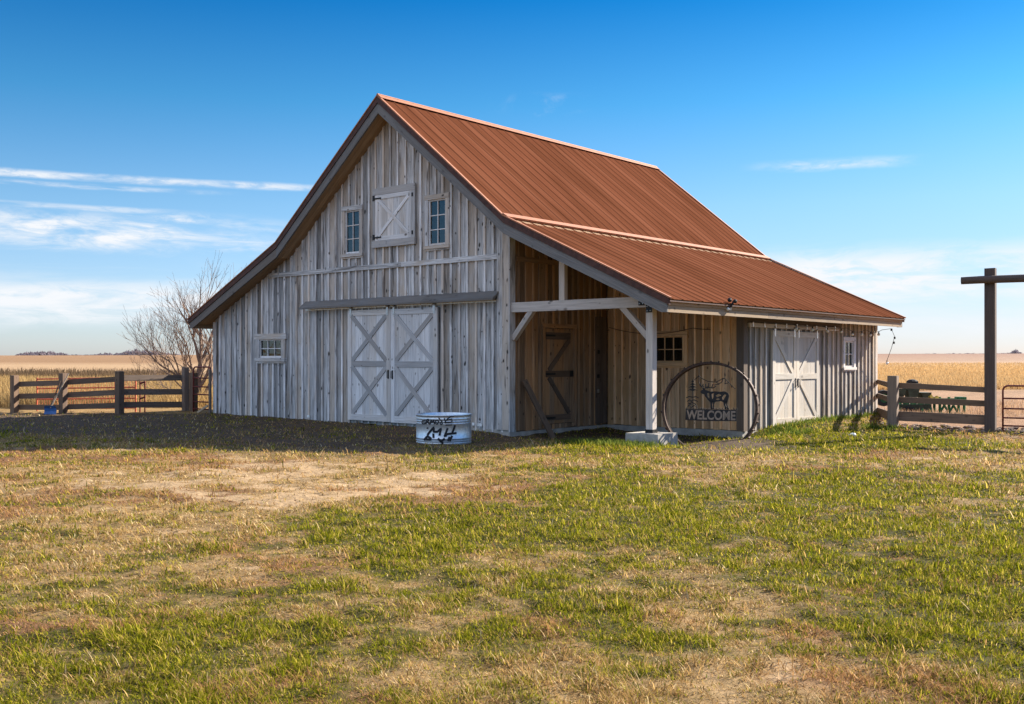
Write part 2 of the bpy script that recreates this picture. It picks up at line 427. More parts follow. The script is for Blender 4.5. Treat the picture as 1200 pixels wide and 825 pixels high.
# ------------------------------------------------------------------ ground
def axis_coords(a, b, step, far):
    mid = np.arange(a, b, step); g = []; d = step
    x = 0
    while x < far: d *= 1.13; x += d; g.append(x)
    g = np.array(g); return np.concatenate([(a-g)[::-1], mid, mid[-1]+g])
gx = axis_coords(-20, 32, .085, 4200); gy = axis_coords(-22, 16, .085, 4200)
XX, YY = np.meshgrid(gx, gy, indexing='ij'); ZZ = ground_z(XX, YY)
V = np.stack([XX, YY, ZZ], -1).reshape(-1, 3)
nx, ny = len(gx), len(gy)
I = (np.arange(nx-1)[:, None]*ny+np.arange(ny-1)[None, :]).ravel()
Fq = np.stack([I, I+ny, I+ny+1, I+1], -1)
_rs = at(842, 521, 2, -.06)
def ring_soil(x, y):
    a = (x-_rs[0])*RT[0]+(y-_rs[1])*RT[1]; b = (x-_rs[0])*FW[0]+(y-_rs[1])*FW[1]
    w = .35*(fbm(x*1.7, y*1.7, 141, 3)-.5)
    return np.exp(-np.abs(a/1.2+w)**4-np.abs(b/2.5+w)**4)
def lawn_colour(x, y):
    g = greenness(x, y)
    f = fbm(x*3.1, y*3.1, 41, 3)
    dirt = np.array([.36, .25, .145]); tan = np.array([.24, .16, .075]); brown = np.array([.17, .092, .048]); grn = np.array([.065, .058, .018])  # lawn tones darkened to paint shade between blades; dirt keeps its own
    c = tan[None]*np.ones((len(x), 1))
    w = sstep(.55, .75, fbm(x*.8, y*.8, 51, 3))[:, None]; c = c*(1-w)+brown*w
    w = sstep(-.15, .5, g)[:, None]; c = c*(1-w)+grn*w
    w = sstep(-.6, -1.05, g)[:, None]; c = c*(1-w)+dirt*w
    # bare soil along the barn, under the porch and round the ring; wide strip paints the barn's cast shadow
    soil_shade = np.array([.085, .060, .042])
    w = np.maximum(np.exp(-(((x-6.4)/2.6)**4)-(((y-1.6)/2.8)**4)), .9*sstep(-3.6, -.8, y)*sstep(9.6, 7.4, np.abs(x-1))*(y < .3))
    w = np.maximum(w, 1.2*ring_soil(x, y))
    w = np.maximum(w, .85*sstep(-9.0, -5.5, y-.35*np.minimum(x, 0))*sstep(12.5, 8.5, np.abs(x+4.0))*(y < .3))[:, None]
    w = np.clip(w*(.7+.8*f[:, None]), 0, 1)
    c = c*(1-w)+soil_shade*w
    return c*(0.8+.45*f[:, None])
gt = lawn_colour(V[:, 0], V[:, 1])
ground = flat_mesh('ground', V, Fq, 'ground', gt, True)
z = ground.data.attributes.new('zone', 'FLOAT', 'POINT'); z.data.foreach_set('value', lawn_zone(V[:, 0], V[:, 1]).astype('f'))
tag(ground, kind='structure')

# ------------------------------------------------------------------ barn
A, L, D0, D1 = 4.16, 8.27, 4.08, 12.66        # half width of the tall part, of the whole, porch depth, back wall
KX, EX, ZR, ZK, ZE, OV, OVB = 4.42, 9.05, 8.737, 5.152, 3.014, .52, 13.09
def zroof(x):
    x = abs(x)
    return ZR-(ZR-ZK)*x/KX if x < KX else ZK-(ZK-ZE)*(x-KX)/(EX-KX)
barn = empty('barn', (0, 0, 0), 'weathered grey wooden barn with rusty metal roof and open corner porch', 'barn')
barn_box = (-8.27, 8.27, 0, 12.66)

def wall(name, mat, org, ud, nd, u0, u1, z0, top, openings=(), sp=.29, bat=.065, batten=True, jit=.02, parent=barn, tintf=None, extra_breaks=()):
    """vertical boards with battens; openings = (ua,ub,za,zb)"""
    org = Vector(org); ud = Vector(ud); nd = Vector(nd)
    mb = MB()
    def P(u, z, d): p = org+ud*u+nd*d; return (p.x, p.y, z)
    def piece(a, b, za, zb0, zb1, d0, d1, tint):
        p = [P(a, za, d1), P(b, za, d1), P(b, za, d0), P(a, za, d0), P(a, zb0, d1), P(b, zb1, d1), P(b, zb1, d0), P(a, zb0, d0)]
        g = [(za, a, d1), (za, b, d1), (za, b, d0), (za, a, d0), (zb0, a, d1), (zb1, b, d1), (zb1, b, d0), (zb0, a, d0)]
        mb.hexa(p, g, tint)
    def strip(a, b, d0, d1, tint, zlo=z0):
        cuts = sorted({a, b} | {q for o in openings for q in o[:2] if a < q < b} | {q for q in extra_breaks if a < q < b})
        for s0, s1 in zip(cuts, cuts[1:]):
            m = (s0+s1)/2
            segs = [(zlo, None)]
            for o in openings:
                if o[0] < m < o[1]:
                    ns = []
                    for lo, hi in segs:
                        if hi is None:
                            if o[3] <= lo: ns.append((lo, hi)); continue
                            if o[2] > lo: ns.append((lo, o[2]))
                            ns.append((o[3], None))
                        else:
                            if o[2] >= hi or o[3] <= lo: ns.append((lo, hi))
                            else:
                                if o[2] > lo: ns.append((lo, o[2]))
                                if o[3] < hi: ns.append((o[3], hi))
                    segs = ns
            for lo, hi in segs:
                t0, t1 = (top(s0), top(s1)) if hi is None else (hi, hi)
                if min(t0, t1)-lo < .02: continue
                piece(s0, s1, lo, t0, t1, d0, d1, tint)
    e = [u0]
    while e[-1] < u1-sp*.6: e.append(e[-1]+sp*random.uniform(.90, 1.10))
    e[-1] = u1
    for a, b in zip(e, e[1:]):
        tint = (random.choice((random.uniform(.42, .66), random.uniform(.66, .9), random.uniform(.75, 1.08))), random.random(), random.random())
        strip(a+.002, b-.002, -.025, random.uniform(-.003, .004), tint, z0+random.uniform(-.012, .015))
    if batten:
        for a in e[1:-1]:
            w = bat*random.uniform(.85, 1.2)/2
            strip(a-w, a+w, .006, random.uniform(.032, .044), (random.uniform(.95, 1.45), random.random(), random.random()), z0+random.uniform(-.01, .03))  # battens tinted paler than boards, standing in for the shadow gaps
    return mb.build(name, mat, parent)

FUN = ((0, 0, 0), (1, 0, 0), (0, -1, 0))
topf = lambda x: zroof(x)-.17
front_open = [(-1.9, -1.27, 4.72, 5.9), (1.42, 2.06, 4.72, 5.88), (-5.88, -4.78, 1.80, 2.38), (-.6, .82, 4.9, 6.2), (-1.66, 1.78, .06, 3.1)]
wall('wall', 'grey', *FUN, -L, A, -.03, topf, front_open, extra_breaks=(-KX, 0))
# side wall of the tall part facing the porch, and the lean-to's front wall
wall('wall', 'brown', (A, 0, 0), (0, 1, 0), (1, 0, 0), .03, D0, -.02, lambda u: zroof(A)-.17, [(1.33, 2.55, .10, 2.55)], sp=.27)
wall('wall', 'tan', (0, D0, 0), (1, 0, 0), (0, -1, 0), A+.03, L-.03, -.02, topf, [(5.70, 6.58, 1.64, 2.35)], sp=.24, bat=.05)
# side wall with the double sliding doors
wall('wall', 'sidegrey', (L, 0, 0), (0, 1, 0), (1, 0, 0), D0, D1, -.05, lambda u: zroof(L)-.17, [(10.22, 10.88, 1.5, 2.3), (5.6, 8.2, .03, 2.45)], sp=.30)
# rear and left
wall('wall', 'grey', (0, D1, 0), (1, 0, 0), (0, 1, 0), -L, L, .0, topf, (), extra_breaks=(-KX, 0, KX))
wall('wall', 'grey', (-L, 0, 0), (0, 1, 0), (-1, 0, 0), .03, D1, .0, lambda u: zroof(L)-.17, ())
mb = MB(); mb.box((-8.2, .1, -.02), (A-.1, 12.6, .03)); mb.box((A-.1, D0+.1, -.02), (8.2, 12.6, .03)); mb.build('floor', 'dark', barn)

# concrete footing
mb = MB()
mb.box((-L-.02, -.03, -.6), (2.7, .2, -.075)); mb.box((2.7, -.03, -.6), (A+.04, .2, .03)); mb.box((A-.1, .2, -.6), (A+.05, D0-.05, -.025)); mb.box((A-.1, D0-.05, -.6), (L+.02, D0+.2, -.025))
mb.box((L-.2, D0+.2, -.6), (L+.02, D1+.02, -.055))
mb.build('foundation', 'concrete', barn)

# roof -----------------------------------------------------------
def roof_side(mb, sgn):
    prof = []
    y = -OV; per = .41
    while y < OVB-1e-6:
        for dy, h in ((0, 0), (.025, .004), (.045, .012), (.065, .016), (.085, .012), (.105, .004), (.13, 0), (.215, .0), (.235, .002), (.255, 0), (.315, 0), (.335, .002), (.355, 0)):
            if y+dy < OVB: prof.append((y+dy, h))
        y += per
    prof.append((OVB, 0))
    for (xa, za), (xb, zb) in (((0.0, ZR), (KX+.05, ZK-.035)), ((KX-.02, ZK-.012), (EX, ZE))):
        nrm = Vector((zb-za, 0, -(xb-xa))).normalized()*-1
        steps = 6
        V = []; 
        for i in range(steps+1):
            t = i/steps; x = xa+(xb-xa)*t; zz = za+(zb-za)*t
            for yy, h in prof: V.append((sgn*(x+nrm.x*h), yy, zz+nrm.z*h))
        n = len(prof); Fc = []
        for i in range(steps):
            for k in range(n-1):
                q = (i*n+k, (i+1)*n+k, (i+1)*n+k+1, i*n+k+1); Fc.append(q if sgn > 0 else q[::-1])
        mb._add(V, Fc, None, (1, .5, .5))
mb = MB(); roof_side(mb, 1); roof_side(mb, -1)
roof = mb.build('roof', 'rust', barn)
# wooden deck under the sheets
def slopes(sgn): return [((0.0, ZR), (KX, ZK)), ((KX, ZK), (EX-.07, ZE+.032))]
mb = MB()
for sgn in (1, -1):
    for (xa, za), (xb, zb) in slopes(sgn):
        ln = math.hypot(xb-xa, zb-za); k = max(1, int(ln/.2)); y0 = -OV+.06
        for i in range(k):
            x0 = xa+(xb-xa)*i/k; x1 = xa+(xb-xa)*(i+1)/k; z0_ = za+(zb-za)*i/k; z1_ = za+(zb-za)*(i+1)/k
            t = random.uniform(-.003, .003)
            p = [(sgn*x0, y0, z0_-.15+t), (sgn*x1, y0, z1_-.15+t), (sgn*x1, OVB-.06, z1_-.15+t), (sgn*x0, OVB-.06, z0_-.15+t),
                 (sgn*x0, y0, z0_-.02), (sgn*x1, y0, z1_-.02), (sgn*x1, OVB-.06, z1_-.02), (sgn*x0, OVB-.06, z0_-.02)]
            if sgn < 0: p = [p[i_] for i_ in (1, 0, 3, 2, 5, 4, 7, 6)]
            mb.hexa(p, [(q[1], q[0], q[2]) for q in p])
mb.build('soffit', 'soffit', roof)
for ya, yb in ((-OV+.06, -.004), (D1+.006, OVB-.06)):
    mb = MB()
    for sgn in (1, -1):
        for (xa, za), (xb, zb) in (((0.0, ZR), (KX, ZK)), ((KX, ZK), (8.55, zroof(8.55)))):
            up_ = 1/math.cos(math.atan((za-zb)/(xb-xa))); k = 3
            d = .325*up_
            for i in range(k):
                y0 = ya+(yb-ya)*i/k+.002; y1 = ya+(yb-ya)*(i+1)/k-.002
                p = [(sgn*xa, y0, za-d), (sgn*xb, y0, zb-d), (sgn*xb, y1, zb-d), (sgn*xa, y1, za-d), (sgn*xa, y0, za-d+.03), (sgn*xb, y0, zb-d+.03), (sgn*xb, y1, zb-d+.03), (sgn*xa, y1, za-d+.03)]
                if sgn < 0: p = [p[i_] for i_ in (1, 0, 3, 2, 5, 4, 7, 6)]
                mb.hexa(p, [(math.hypot(q[0], q[2]-ZR), q[1], q[2]*0) for q in p])
    mb.build('gable_soffit', 'soffit', roof)
def barge(name, mat, yv0, yv1, d_top, d_bot, xe, zclip):
    """board following the gable edge; d_top/d_bot vertical drops below the roof line"""
    for sgn in (1, -1):
        mb = MB()
        up = 1.0/math.cos(math.atan((ZR-ZK)/KX)); lo = 1.0/math.cos(math.atan((ZK-ZE)/(EX-KX)))
        def zz(x, d): return zroof(x)-d*(up*(x < KX)+lo*(x >= KX))
        xk = KX
        pu = [(0, zz(0, d_top)), (xk, ZK-d_top*(up+lo)/2), (xk, ZK-d_bot*(up+lo)/2), (0, zz(0, d_bot))]
        ze_t = zz(xe, d_top); ze_b = zz(xe, d_bot)
        pl = [(xk, ZK-d_top*(up+lo)/2), (xe, ze_t)]
        if ze_b < zclip:
            xc = xk+(xe-xk)*((ZK-d_bot*lo)-zclip)/((ZK-d_bot*lo)-ze_b)
            pl += [(xe, max(zclip, ze_t-.5)), (xc, zclip)]
        else: pl += [(xe, ze_b)]
        pl += [(xk, ZK-d_bot*(up+lo)/2)]
        for poly in (pu, pl):
            a0 = Vector((poly[1][0]-poly[0][0], 0, poly[1][1]-poly[0][1])).normalized()
            n = len(poly)
            vs = [(sgn*u, yv0, v) for u, v in poly]+[(sgn*u, yv1, v) for u, v in poly]
            gv = [(u*a0.x+v*a0.z, -u*a0.z+v*a0.x, 0) for u, v in poly]+[(u*a0.x+v*a0.z, -u*a0.z+v*a0.x, .04) for u, v in poly]
            f = [tuple(range(n)), tuple(range(2*n-1, n-1, -1))]+[((i+1) % n, i, n+i, n+(i+1) % n) for i in range(n)]
            if sgn < 0: f = [q[::-1] for q in f]
            mb._add(vs, f, gv)
        mb.build(name, mat, roof)
barge('barge_board', 'barge', -OV+.005, -OV+.055, .13, .345, EX-.10, 2.745)
barge('barge_board', 'barge', OVB-.055, OVB-.005, .13, .345, EX-.10, 2.745)
barge('rake_trim', 'drip', -OV-.02, -OV+.05, .0, .127, EX-.04, 2.9)
barge('rake_trim', 'drip', OVB-.05, OVB+.02, .0, .127, EX-.04, 2.9)
# pale edge flashing along both gable edges, ridge and the change of slope
for yy in (-OV, OVB):
    for sgn in (1, -1):
        mb = MB()
        for (xa, za), (xb, zb) in (((0, ZR), (KX, ZK)), ((KX, ZK), (EX, ZE))):
            n_ = Vector((sgn*(za-zb), 0, xb-xa)).normalized()
            mb.beam((sgn*xa, yy, za+.026), (sgn*xb, yy, zb+.026), .07, .03, n_, (1, .5, .5))
        mb.build('rake_flashing', 'flash', roof)
mb = MB()
for sgn in (1, -1):
    n_ = Vector((sgn*(ZR-ZK), 0, KX)).normalized()
    c = Vector((0, 0, ZR)); dn = Vector((sgn*KX, 0, ZK-ZR)).normalized()
    p0 = c+dn*.075+n_*.045
    mb.beam((p0.x, -OV-.02, p0.z), (p0.x, OVB+.02, p0.z), .16, .012, n_, (1, .5, .5))
mb.tube([(0, -OV-.02, ZR+.05), (0, OVB+.02, ZR+.05)], .03, 8)
mb.build('ridge_cap', 'flash', roof)
for sgn in (1, -1):
    mb = MB(); n_ = Vector((sgn*1, 0, 1.6)).normalized()
    mb.beam((sgn*(KX+.045), -OV, ZK+.022), (sgn*(KX+.045), OVB, ZK+.022), .19, .045, n_, (1, .5, .5))
    mb.build('slope_flashing', 'flash', roof)
for sgn in (1, -1):
    mb = MB(); mb.box((sgn*(EX-.14), -OV+.056, 2.745), (sgn*(EX-.10), 4.1, 2.955)); mb.box((sgn*(EX-.14), 4.104, 2.742), (sgn*(EX-.10), 8.9, 2.952)); mb.box((sgn*(EX-.14), 8.904, 2.747), (sgn*(EX-.10), OVB-.056, 2.956))
    mb.build('fascia', 'fascia', roof)
for sgn in (1, -1):
    mb = MB(); mb.box((sgn*(EX-.10), -OV-.01, 2.962), (sgn*(EX-.015), OVB+.01, 2.992), tint=(1, .5, .5))
    mb.build('drip_edge', 'drip', roof)
for y in np.arange(.6, 12.6, .61):
    for sgn in (1, -1):
        p0 = (sgn*(L-.3), y, zroof(L-.3)-.25); p1 = (sgn*(EX-.16), y, zroof(EX-.16)-.235)
        mb = MB(); mb.beam(p0, p1, .05, .17); mb.build('rafter_tail', 'soffit', roof)

# front trim
mb = MB(); mb.box((-5.42, -.062, 4.215), (.4, -.032, 4.345)); mb.box((.404, -.060, 4.213), (3.80, -.032, 4.343)); mb.build('belt_board', 'grey', barn)
mb = MB()
mb.box((A-.36, -.058, .03), (A-.185, -.032, 5.2)); mb.box((A-.18, -.062, .03), (A+.03, -.032, 5.19)); mb.box((A+.032, -.062, -.02), (A+.06, .15, 5.18))
mb.build('corner_board', 'grey', barn)
mb = MB(); mb.box((-L-.03, -.056, .03), (-L+.13, -.032, 2.95)); mb.box((-L-.058, -.056, .03), (-L-.032, .14, 2.95)); mb.build('corner_board', 'grey', barn)
mb = MB(); mb.box((L-.14, D0-.062, -.03), (L+.03, D0-.030, 3.14)); mb.box((L+.033, D0-.062, -.03), (L+.062, D0+.13, 3.13)); mb.build('corner_board', 'trim', barn)
mb = MB(); mb.box((L+.033, D1-.13, -.05), (L+.06, D1+.03, 3.12)); mb.build('corner_board', 'grey', barn)
mb = MB(); mb.box((A+.036, .2, 4.16), (A+.06, D0-.06, 4.28)); mb.box((A+.1, D0-.06, 4.16), (6.2, D0-.034, 4.28)); mb.build('belt_board', 'brown', barn)

# door hood over the big sliding doors
def hood(x0, x1, zt, zb, dep, parent, mat='barge', name='door_hood'):
    mb = MB()
    n = 3
    for i in range(n):
        a = x0+(x1-x0)*i/n+.002; b = x0+(x1-x0)*(i+1)/n-.002
        poly = [(0, zt), (-dep, zb+.05), (-dep, zb), (-dep+.03, zb), (0, zt-.05)]
        k = len(poly)
        vs = [(a, y-.032, z_) for y, z_ in poly]+[(b, y-.032, z_) for y, z_ in poly]
        gv = [(p[0], p[2]*1.3, p[1]) for p in vs]
        mb._add(vs, [tuple(range(k)), tuple(range(2*k-1, k-1, -1))]+[((j+1) % k, j, k+j, k+(j+1) % k) for j in range(k)], gv)
    return mb.build(name, mat, parent)
hd = hood(-3.66, 3.86, 3.44, 3.20, .24, barn)
mb = MB(); mb.box((-3.6, -.075, 3.165), (3.8, -.045, 3.215), tint=(1, .5, .5)); mb.build('track', 'steel', hd)

def sliding_door(P, u0, u1, z0, z1, kind, handle_u):
    """P(u, z, d) -> world; kind 'X' two crossed halves, 'K' single diagonals"""
    ax = Vector(P(1, 0, 0))-Vector(P(0, 0, 0)); nd = Vector(P(0, 0, 1))-Vector(P(0, 0, 0))
    mb = MB(); k = 6
    def bx(mb, a, b, za, zb, d0, d1, along='z'):
        p = [P(a, za, d1), P(b, za, d1), P(b, za, d0), P(a, za, d0), P(a, zb, d1), P(b, zb, d1), P(b, zb, d0), P(a, zb, d0)]
        g = [(a, za, d1), (b, za, d1), (b, za, d0), (a, za, d0), (a, zb, d1), (b, zb, d1), (b, zb, d0), (a, zb, d0)]
        if along == 'z': g = [(q[1], q[0], q[2]) for q in g]
        mb.hexa(p, g)
    w = (u1-u0)/k
    for i in range(k): bx(mb, u0+i*w+.002, u0+(i+1)*w-.002, z0, z1, .05, .08)
    pm = 'pale' if kind == 'X' else 'whitewash'
    door = mb.build('sliding_door', pm, barn)
    sw = .15; mb = MB()
    bx(mb, u0, u0+sw, z0, z1, .08, .105); bx(mb, u1-sw, u1, z0, z1, .08, .105)
    bx(mb, u0+sw, u1-sw, z1-.15, z1, .08, .104, 'u'); bx(mb, u0+sw, u1-sw, z0, z0+.17, .08, .104, 'u')
    mb.build('door_frame', pm, door)
    zm = z0+(z1-z0)*.515
    mb = MB(); bx(mb, u0+sw, u1-sw, zm-.075, zm+.075, .08, .1045, 'u'); mb.build('mid_rail', 'brace' if kind == 'X' else pm, door)
    def diag(a, za, b, zb, d):
        mb = MB(); p = Vector(P(a, za, .091+d)); q = Vector(P(b, zb, .091+d))
        e = (q-p).normalized()*.045
        up = (q-p).cross(nd); mb.beam(p-e, q+e, .022, .125, up); return mb.build('brace', 'brace' if kind == 'X' else pm, door)
    a, b = u0+sw+.04, u1-sw-.04
    for (lo, hi, fl) in ((z0+.20, zm-.10, 0), (zm+.10, z1-.18, 1)):
        if kind == 'X':
            diag(a, lo, b, hi, 0); diag(a, hi, b, lo, .004)
        else:
            if (fl == 1) == (kind == 'K'): diag(a, hi, b, lo, 0)
            else: diag(a, lo, b, hi, 0)
    for hu in (u0+.12, u1-.12):
        mb = MB(); bx(mb, hu-.035, hu+.035, z1-.16, z1+.09, .106, .114); mb.ball(P(hu, z1+.075, .10), .04, 8)
        mb.build('hanger', 'steel', door)
    mb = MB()
    zh = z0+1.28 if kind == 'X' else z0+1.1
    bx(mb, handle_u-.025, handle_u+.025, zh-.12, zh+.12, .106, .112)
    p0 = Vector(P(handle_u, zh-.09, .112)); p1 = Vector(P(handle_u, zh+.09, .112)); o = nd*.045
    mb.tube([p0, p0+o, p1+o, p1], .010, 6); mb.build('handle', 'black', door)
    return door
PF = lambda u, z_, d: (u, -d, z_)
sliding_door(PF, -1.70, .035, .07, 3.11, 'X', -.04)
sliding_door(PF, .05, 1.80, .06, 3.10, 'X', .125)
PS = lambda u, z_, d: (L+d, u, z_)
sliding_door(PS, 5.50, 6.885, .03, 2.50, 'K', 6.81)
sliding_door(PS, 6.90, 8.30, .02, 2.49, 'J', 6.98)
mb = MB(); mb.box((L+.035, 4.25, 2.56), (L+.10, 9.66, 2.66)); tc_ = mb.build('track_cover', 'post', barn)
for y in np.arange(4.4, 9.6, .62):
    mb = MB(); mb.box((L+.101, y, 2.57), (L+.112, y+.05, 2.69), tint=(1, .5, .5))
    mb.build('bracket', 'steel', tc_)
mb = MB(); mb.box((L+.034, D0+.13, 2.664), (L+.06, 9.9, 3.05)); mb.build('header_board', 'trim', barn)

def window(P, u0, u1, z0, z1, tw, cols, rows, mat='grey', head=.0, sillw=.0, sash='pale', pane_only=False):
    """casing outer box u0..u1, z0..z1"""
    def bx(mb, a, b, za, zb, d0, d1, along='z'):
        p = [P(a, za, d1), P(b, za, d1), P(b, za, d0), P(a, za, d0), P(a, zb, d1), P(b, zb, d1), P(b, zb, d0), P(a, zb, d0)]
        g = [(a, za, d1), (b, za, d1), (b, za, d0), (a, za, d0), (a, zb, d1), (b, zb, d1), (b, zb, d0), (a, zb, d0)]
        if along == 'z': g = [(q[1], q[0], q[2]) for q in g]
        mb.hexa(p, g)
    mb = MB()
    bx(mb, u0, u0+tw, z0+tw, z1-tw, -.02, .055); bx(mb, u1-tw, u1, z0+tw, z1-tw, -.02, .055)
    bx(mb, u0-head, u1+head, z1-tw+.001, z1, -.02, .062, 'u')
    f = mb.build('window', mat, barn)
    mb = MB(); bx(mb, u0-.02, u1+.02, z0+tw*.35, z0+tw-.001, -.02, .085, 'u'); bx(mb, u0, u1, z0, z0+tw*.35-.002, -.02, .05, 'u'); mb.build('sill', mat, f)
    a, b, c, d = u0+tw, u1-tw, z0+tw, z1-tw
    mb = MB(); s = .04
    bx(mb, a, a+s, c, d, -.05, .02); bx(mb, b-s, b, c, d, -.05, .02); bx(mb, a+s, b-s, c, c+s+.015, -.05, .019, 'u'); bx(mb, a+s, b-s, d-s, d, -.05, .019, 'u')
    m = .022
    for i in range(1, cols):
        u = a+s+(b-a-2*s)*i/cols; bx(mb, u-m/2, u+m/2, c+s+.015, d-s, -.03, .012)
    for j in range(1, rows):
        zz = c+s+(d-c-2*s)*j/rows; bx(mb, a+s, b-s, zz-m/2, zz+m/2, -.028, .010, 'u')
    mb.build('sash', sash, f)
    mb = MB(); bx(mb, a+.01, b-.01, c+.01, d-.01, -.022, -.016); mb.build('pane', 'glass', f)
    return f
window(PF, -2.02, -1.15, 4.57, 6.04, .13, 2, 3)
window(PF, 1.29, 2.17, 4.57, 6.02, .13, 2, 3)
window(PF, -6.05, -4.62, 1.63, 2.53, .17, 3, 2, head=.07)
PD = lambda u, z_, d: (u, D0-d, z_)
window(PD, 5.58, 6.72, 1.53, 2.49, .13, 3, 2, 'tan', sash='tan')
window(PS, 10.10, 11.0, 1.40, 2.41, .12, 2, 2, 'pale')

# hay loft door
mb = MB()
mb.box((-.70, -.075, 6.22), (.94, -.033, 6.40)); mb.box((-.70, -.07, 4.97), (-.61, -.033, 6.218)); mb.box((.82, -.07, 4.97), (.935, -.033, 6.218)); mb.box((-.72, -.095, 4.79), (.95, -.033, 4.968))
lf = mb.build('loft_door_frame', 'brace', barn)
mb = MB()
for i in range(6): mb.box((-.605+i*.237, -.05, 4.975), (-.605+(i+1)*.237-.004, -.02, 6.214))
ld = mb.build('loft_door', 'pale', barn)
mb = MB(); mb.box((-.605, -.072, 4.975), (-.50, -.051, 6.214)); mb.box((.71, -.072, 4.975), (.815, -.051, 6.214)); mb.box((-.498, -.071, 6.10), (.708, -.051, 6.213)); mb.box((-.498, -.071, 4.976), (.708, -.051, 5.09)); mb.build('door_frame', 'pale', ld)
for p, q, o in (((-.48, 5.10), (.69, 6.09), 0), ((-.48, 6.09), (.69, 5.10), .003)):
    mb = MB(); mb.beam((p[0], -.0615-o, p[1]), (q[0], -.0615-o, q[1]), .02, .095, (Vector((q[0]-p[0], 0, q[1]-p[1]))).cross(Vector((0, 1, 0)))); mb.build('brace', 'pale', ld)
for zz in (5.06, 6.12):
    mb = MB(); mb.box((-.70, -.084, zz-.05), (-.62, -.076, zz+.09)); mb.box((-.62, -.083, zz-.015), (-.36, -.074, zz+.025)); mb.build('hinge', 'black', ld)
for zz in (5.1, 6.1):
    mb = MB(); mb.box((.82, -.08, zz-.05), (.88, -.072, zz+.05)); mb.build('latch', 'black', ld)

# porch frame
mb = MB(); mb.box((A+.062, .0, 2.895), (8.09, .16, 3.13)); mb.build('porch_beam', 'post', barn)
mb = MB(); mb.box((8.09, .16, 2.895), (8.26, D0-.07, 3.10)); mb.build('porch_beam', 'post', barn)
mb = MB(); mb.box((8.092, .0, .15), (8.262, .17, 3.16)); post = mb.build('porch_post', 'post', barn)
mb = MB(); mb.box((8.08, -.012, .135), (8.274, .182, .22)); mb.build('post_base', 'black', post)
for (x, z_) in ((7.98, 3.02), (8.177, 2.86)):
    mb = MB(); mb.box((x-.075, -.016, z_-.085), (x+.075, -.004, z_+.085)); pb = mb.build('bracket', 'black', post)
    for dx in (-.04, .04):
        for dz in (-.045, .045): mb = MB(); mb.ball((x+dx, -.018, z_+dz), .016, 6); mb.build('bolt', 'steel', post)
mb = MB(); mb.box((5.67, .02, 3.132), (5.83, .14, 4.40)); mb.build('king_post', 'post', barn)
mb = MB(); mb.beam((A+.07, .08, 2.25), (4.84, .08, 2.94), .13, .13, (1, 0, -1)); mb.build('knee_brace', 'post', barn)
mb = MB(); mb.beam((8.12, .08, 2.24), (7.42, .08, 2.94), .13, .13, (1, 0, 1)); mb.build('knee_brace', 'post', barn)
mb = MB()
pz = gz(8.1, -.3)
c = [(7.74, -.32), (8.60, -.30), (8.62, .50), (7.76, .52)]
mb.hexa([(x, y, -.5) for x, y in c]+[(x+(8.18-x)*.05, y+(.1-y)*.05, .145) for x, y in c], [(x, y, 0) for x, y in c]+[(x, y, .6) for x, y in c])
mb.build('concrete_pad', 'concrete', barn)

# porch door with Z braces on the side wall
PA = lambda u, z_, d: (A+d, u, z_)
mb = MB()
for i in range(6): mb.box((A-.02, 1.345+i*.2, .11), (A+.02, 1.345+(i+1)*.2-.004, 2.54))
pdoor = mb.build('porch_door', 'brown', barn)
mb = MB(); mb.box((A+.033, 1.24, .02), (A+.062, 1.335, 2.555)); mb.box((A+.033, 2.555, .02), (A+.062, 2.65, 2.555)); mb.box((A+.033, 1.22, 2.557), (A+.064, 2.67, 2.66)); mb.build('door_casing', 'brown', pdoor)
for z0_, z1_ in ((2.26, 2.44), (1.30, 1.46), (.20, .34)):
    mb = MB(); mb.box((A+.021, 1.38, z0_), (A+.045, 2.40, z1_)); mb.build('brace', 'darkbrown', pdoor)
for p, q in (((1.50, 1.47), (2.36, 2.25)), ((1.50, 1.29), (2.36, .35))):
    mb = MB(); a_ = Vector(PA(p[0], p[1], .033)); b_ = Vector(PA(q[0], q[1], .033)); mb.beam(a_, b_, .022, .13, (b_-a_).cross(Vector((1, 0, 0)))); mb.build('brace', 'darkbrown', pdoor)
for zz in (2.36, 1.38, .26):
    mb = MB(); mb.box((A+.047, 1.28, zz-.07), (A+.056, 1.36, zz+.07)); mb.box((A+.047, 1.36, zz-.025), (A+.055, 1.75, zz+.025)); mb.build('hinge', 'black', pdoor)
mb = MB(); mb.box((A+.047, 2.36, 1.30), (A+.060, 2.50, 1.46)); mb.build('latch', 'black', pdoor)
# strip of dark boards in the corner of the porch with its latches
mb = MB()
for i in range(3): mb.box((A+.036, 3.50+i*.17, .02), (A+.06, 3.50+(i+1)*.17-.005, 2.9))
cs = mb.build('corner_panel', 'darkbrown', barn)
for y_, z_ in ((3.62, 1.95), (3.60, 1.30), (3.58, .90)):
    mb = MB(); mb.box((A+.062, y_-.04, z_-.05), (A+.085, y_+.04, z_+.05)); mb.build('latch', 'black' if z_ > 1 else 'steel', cs)
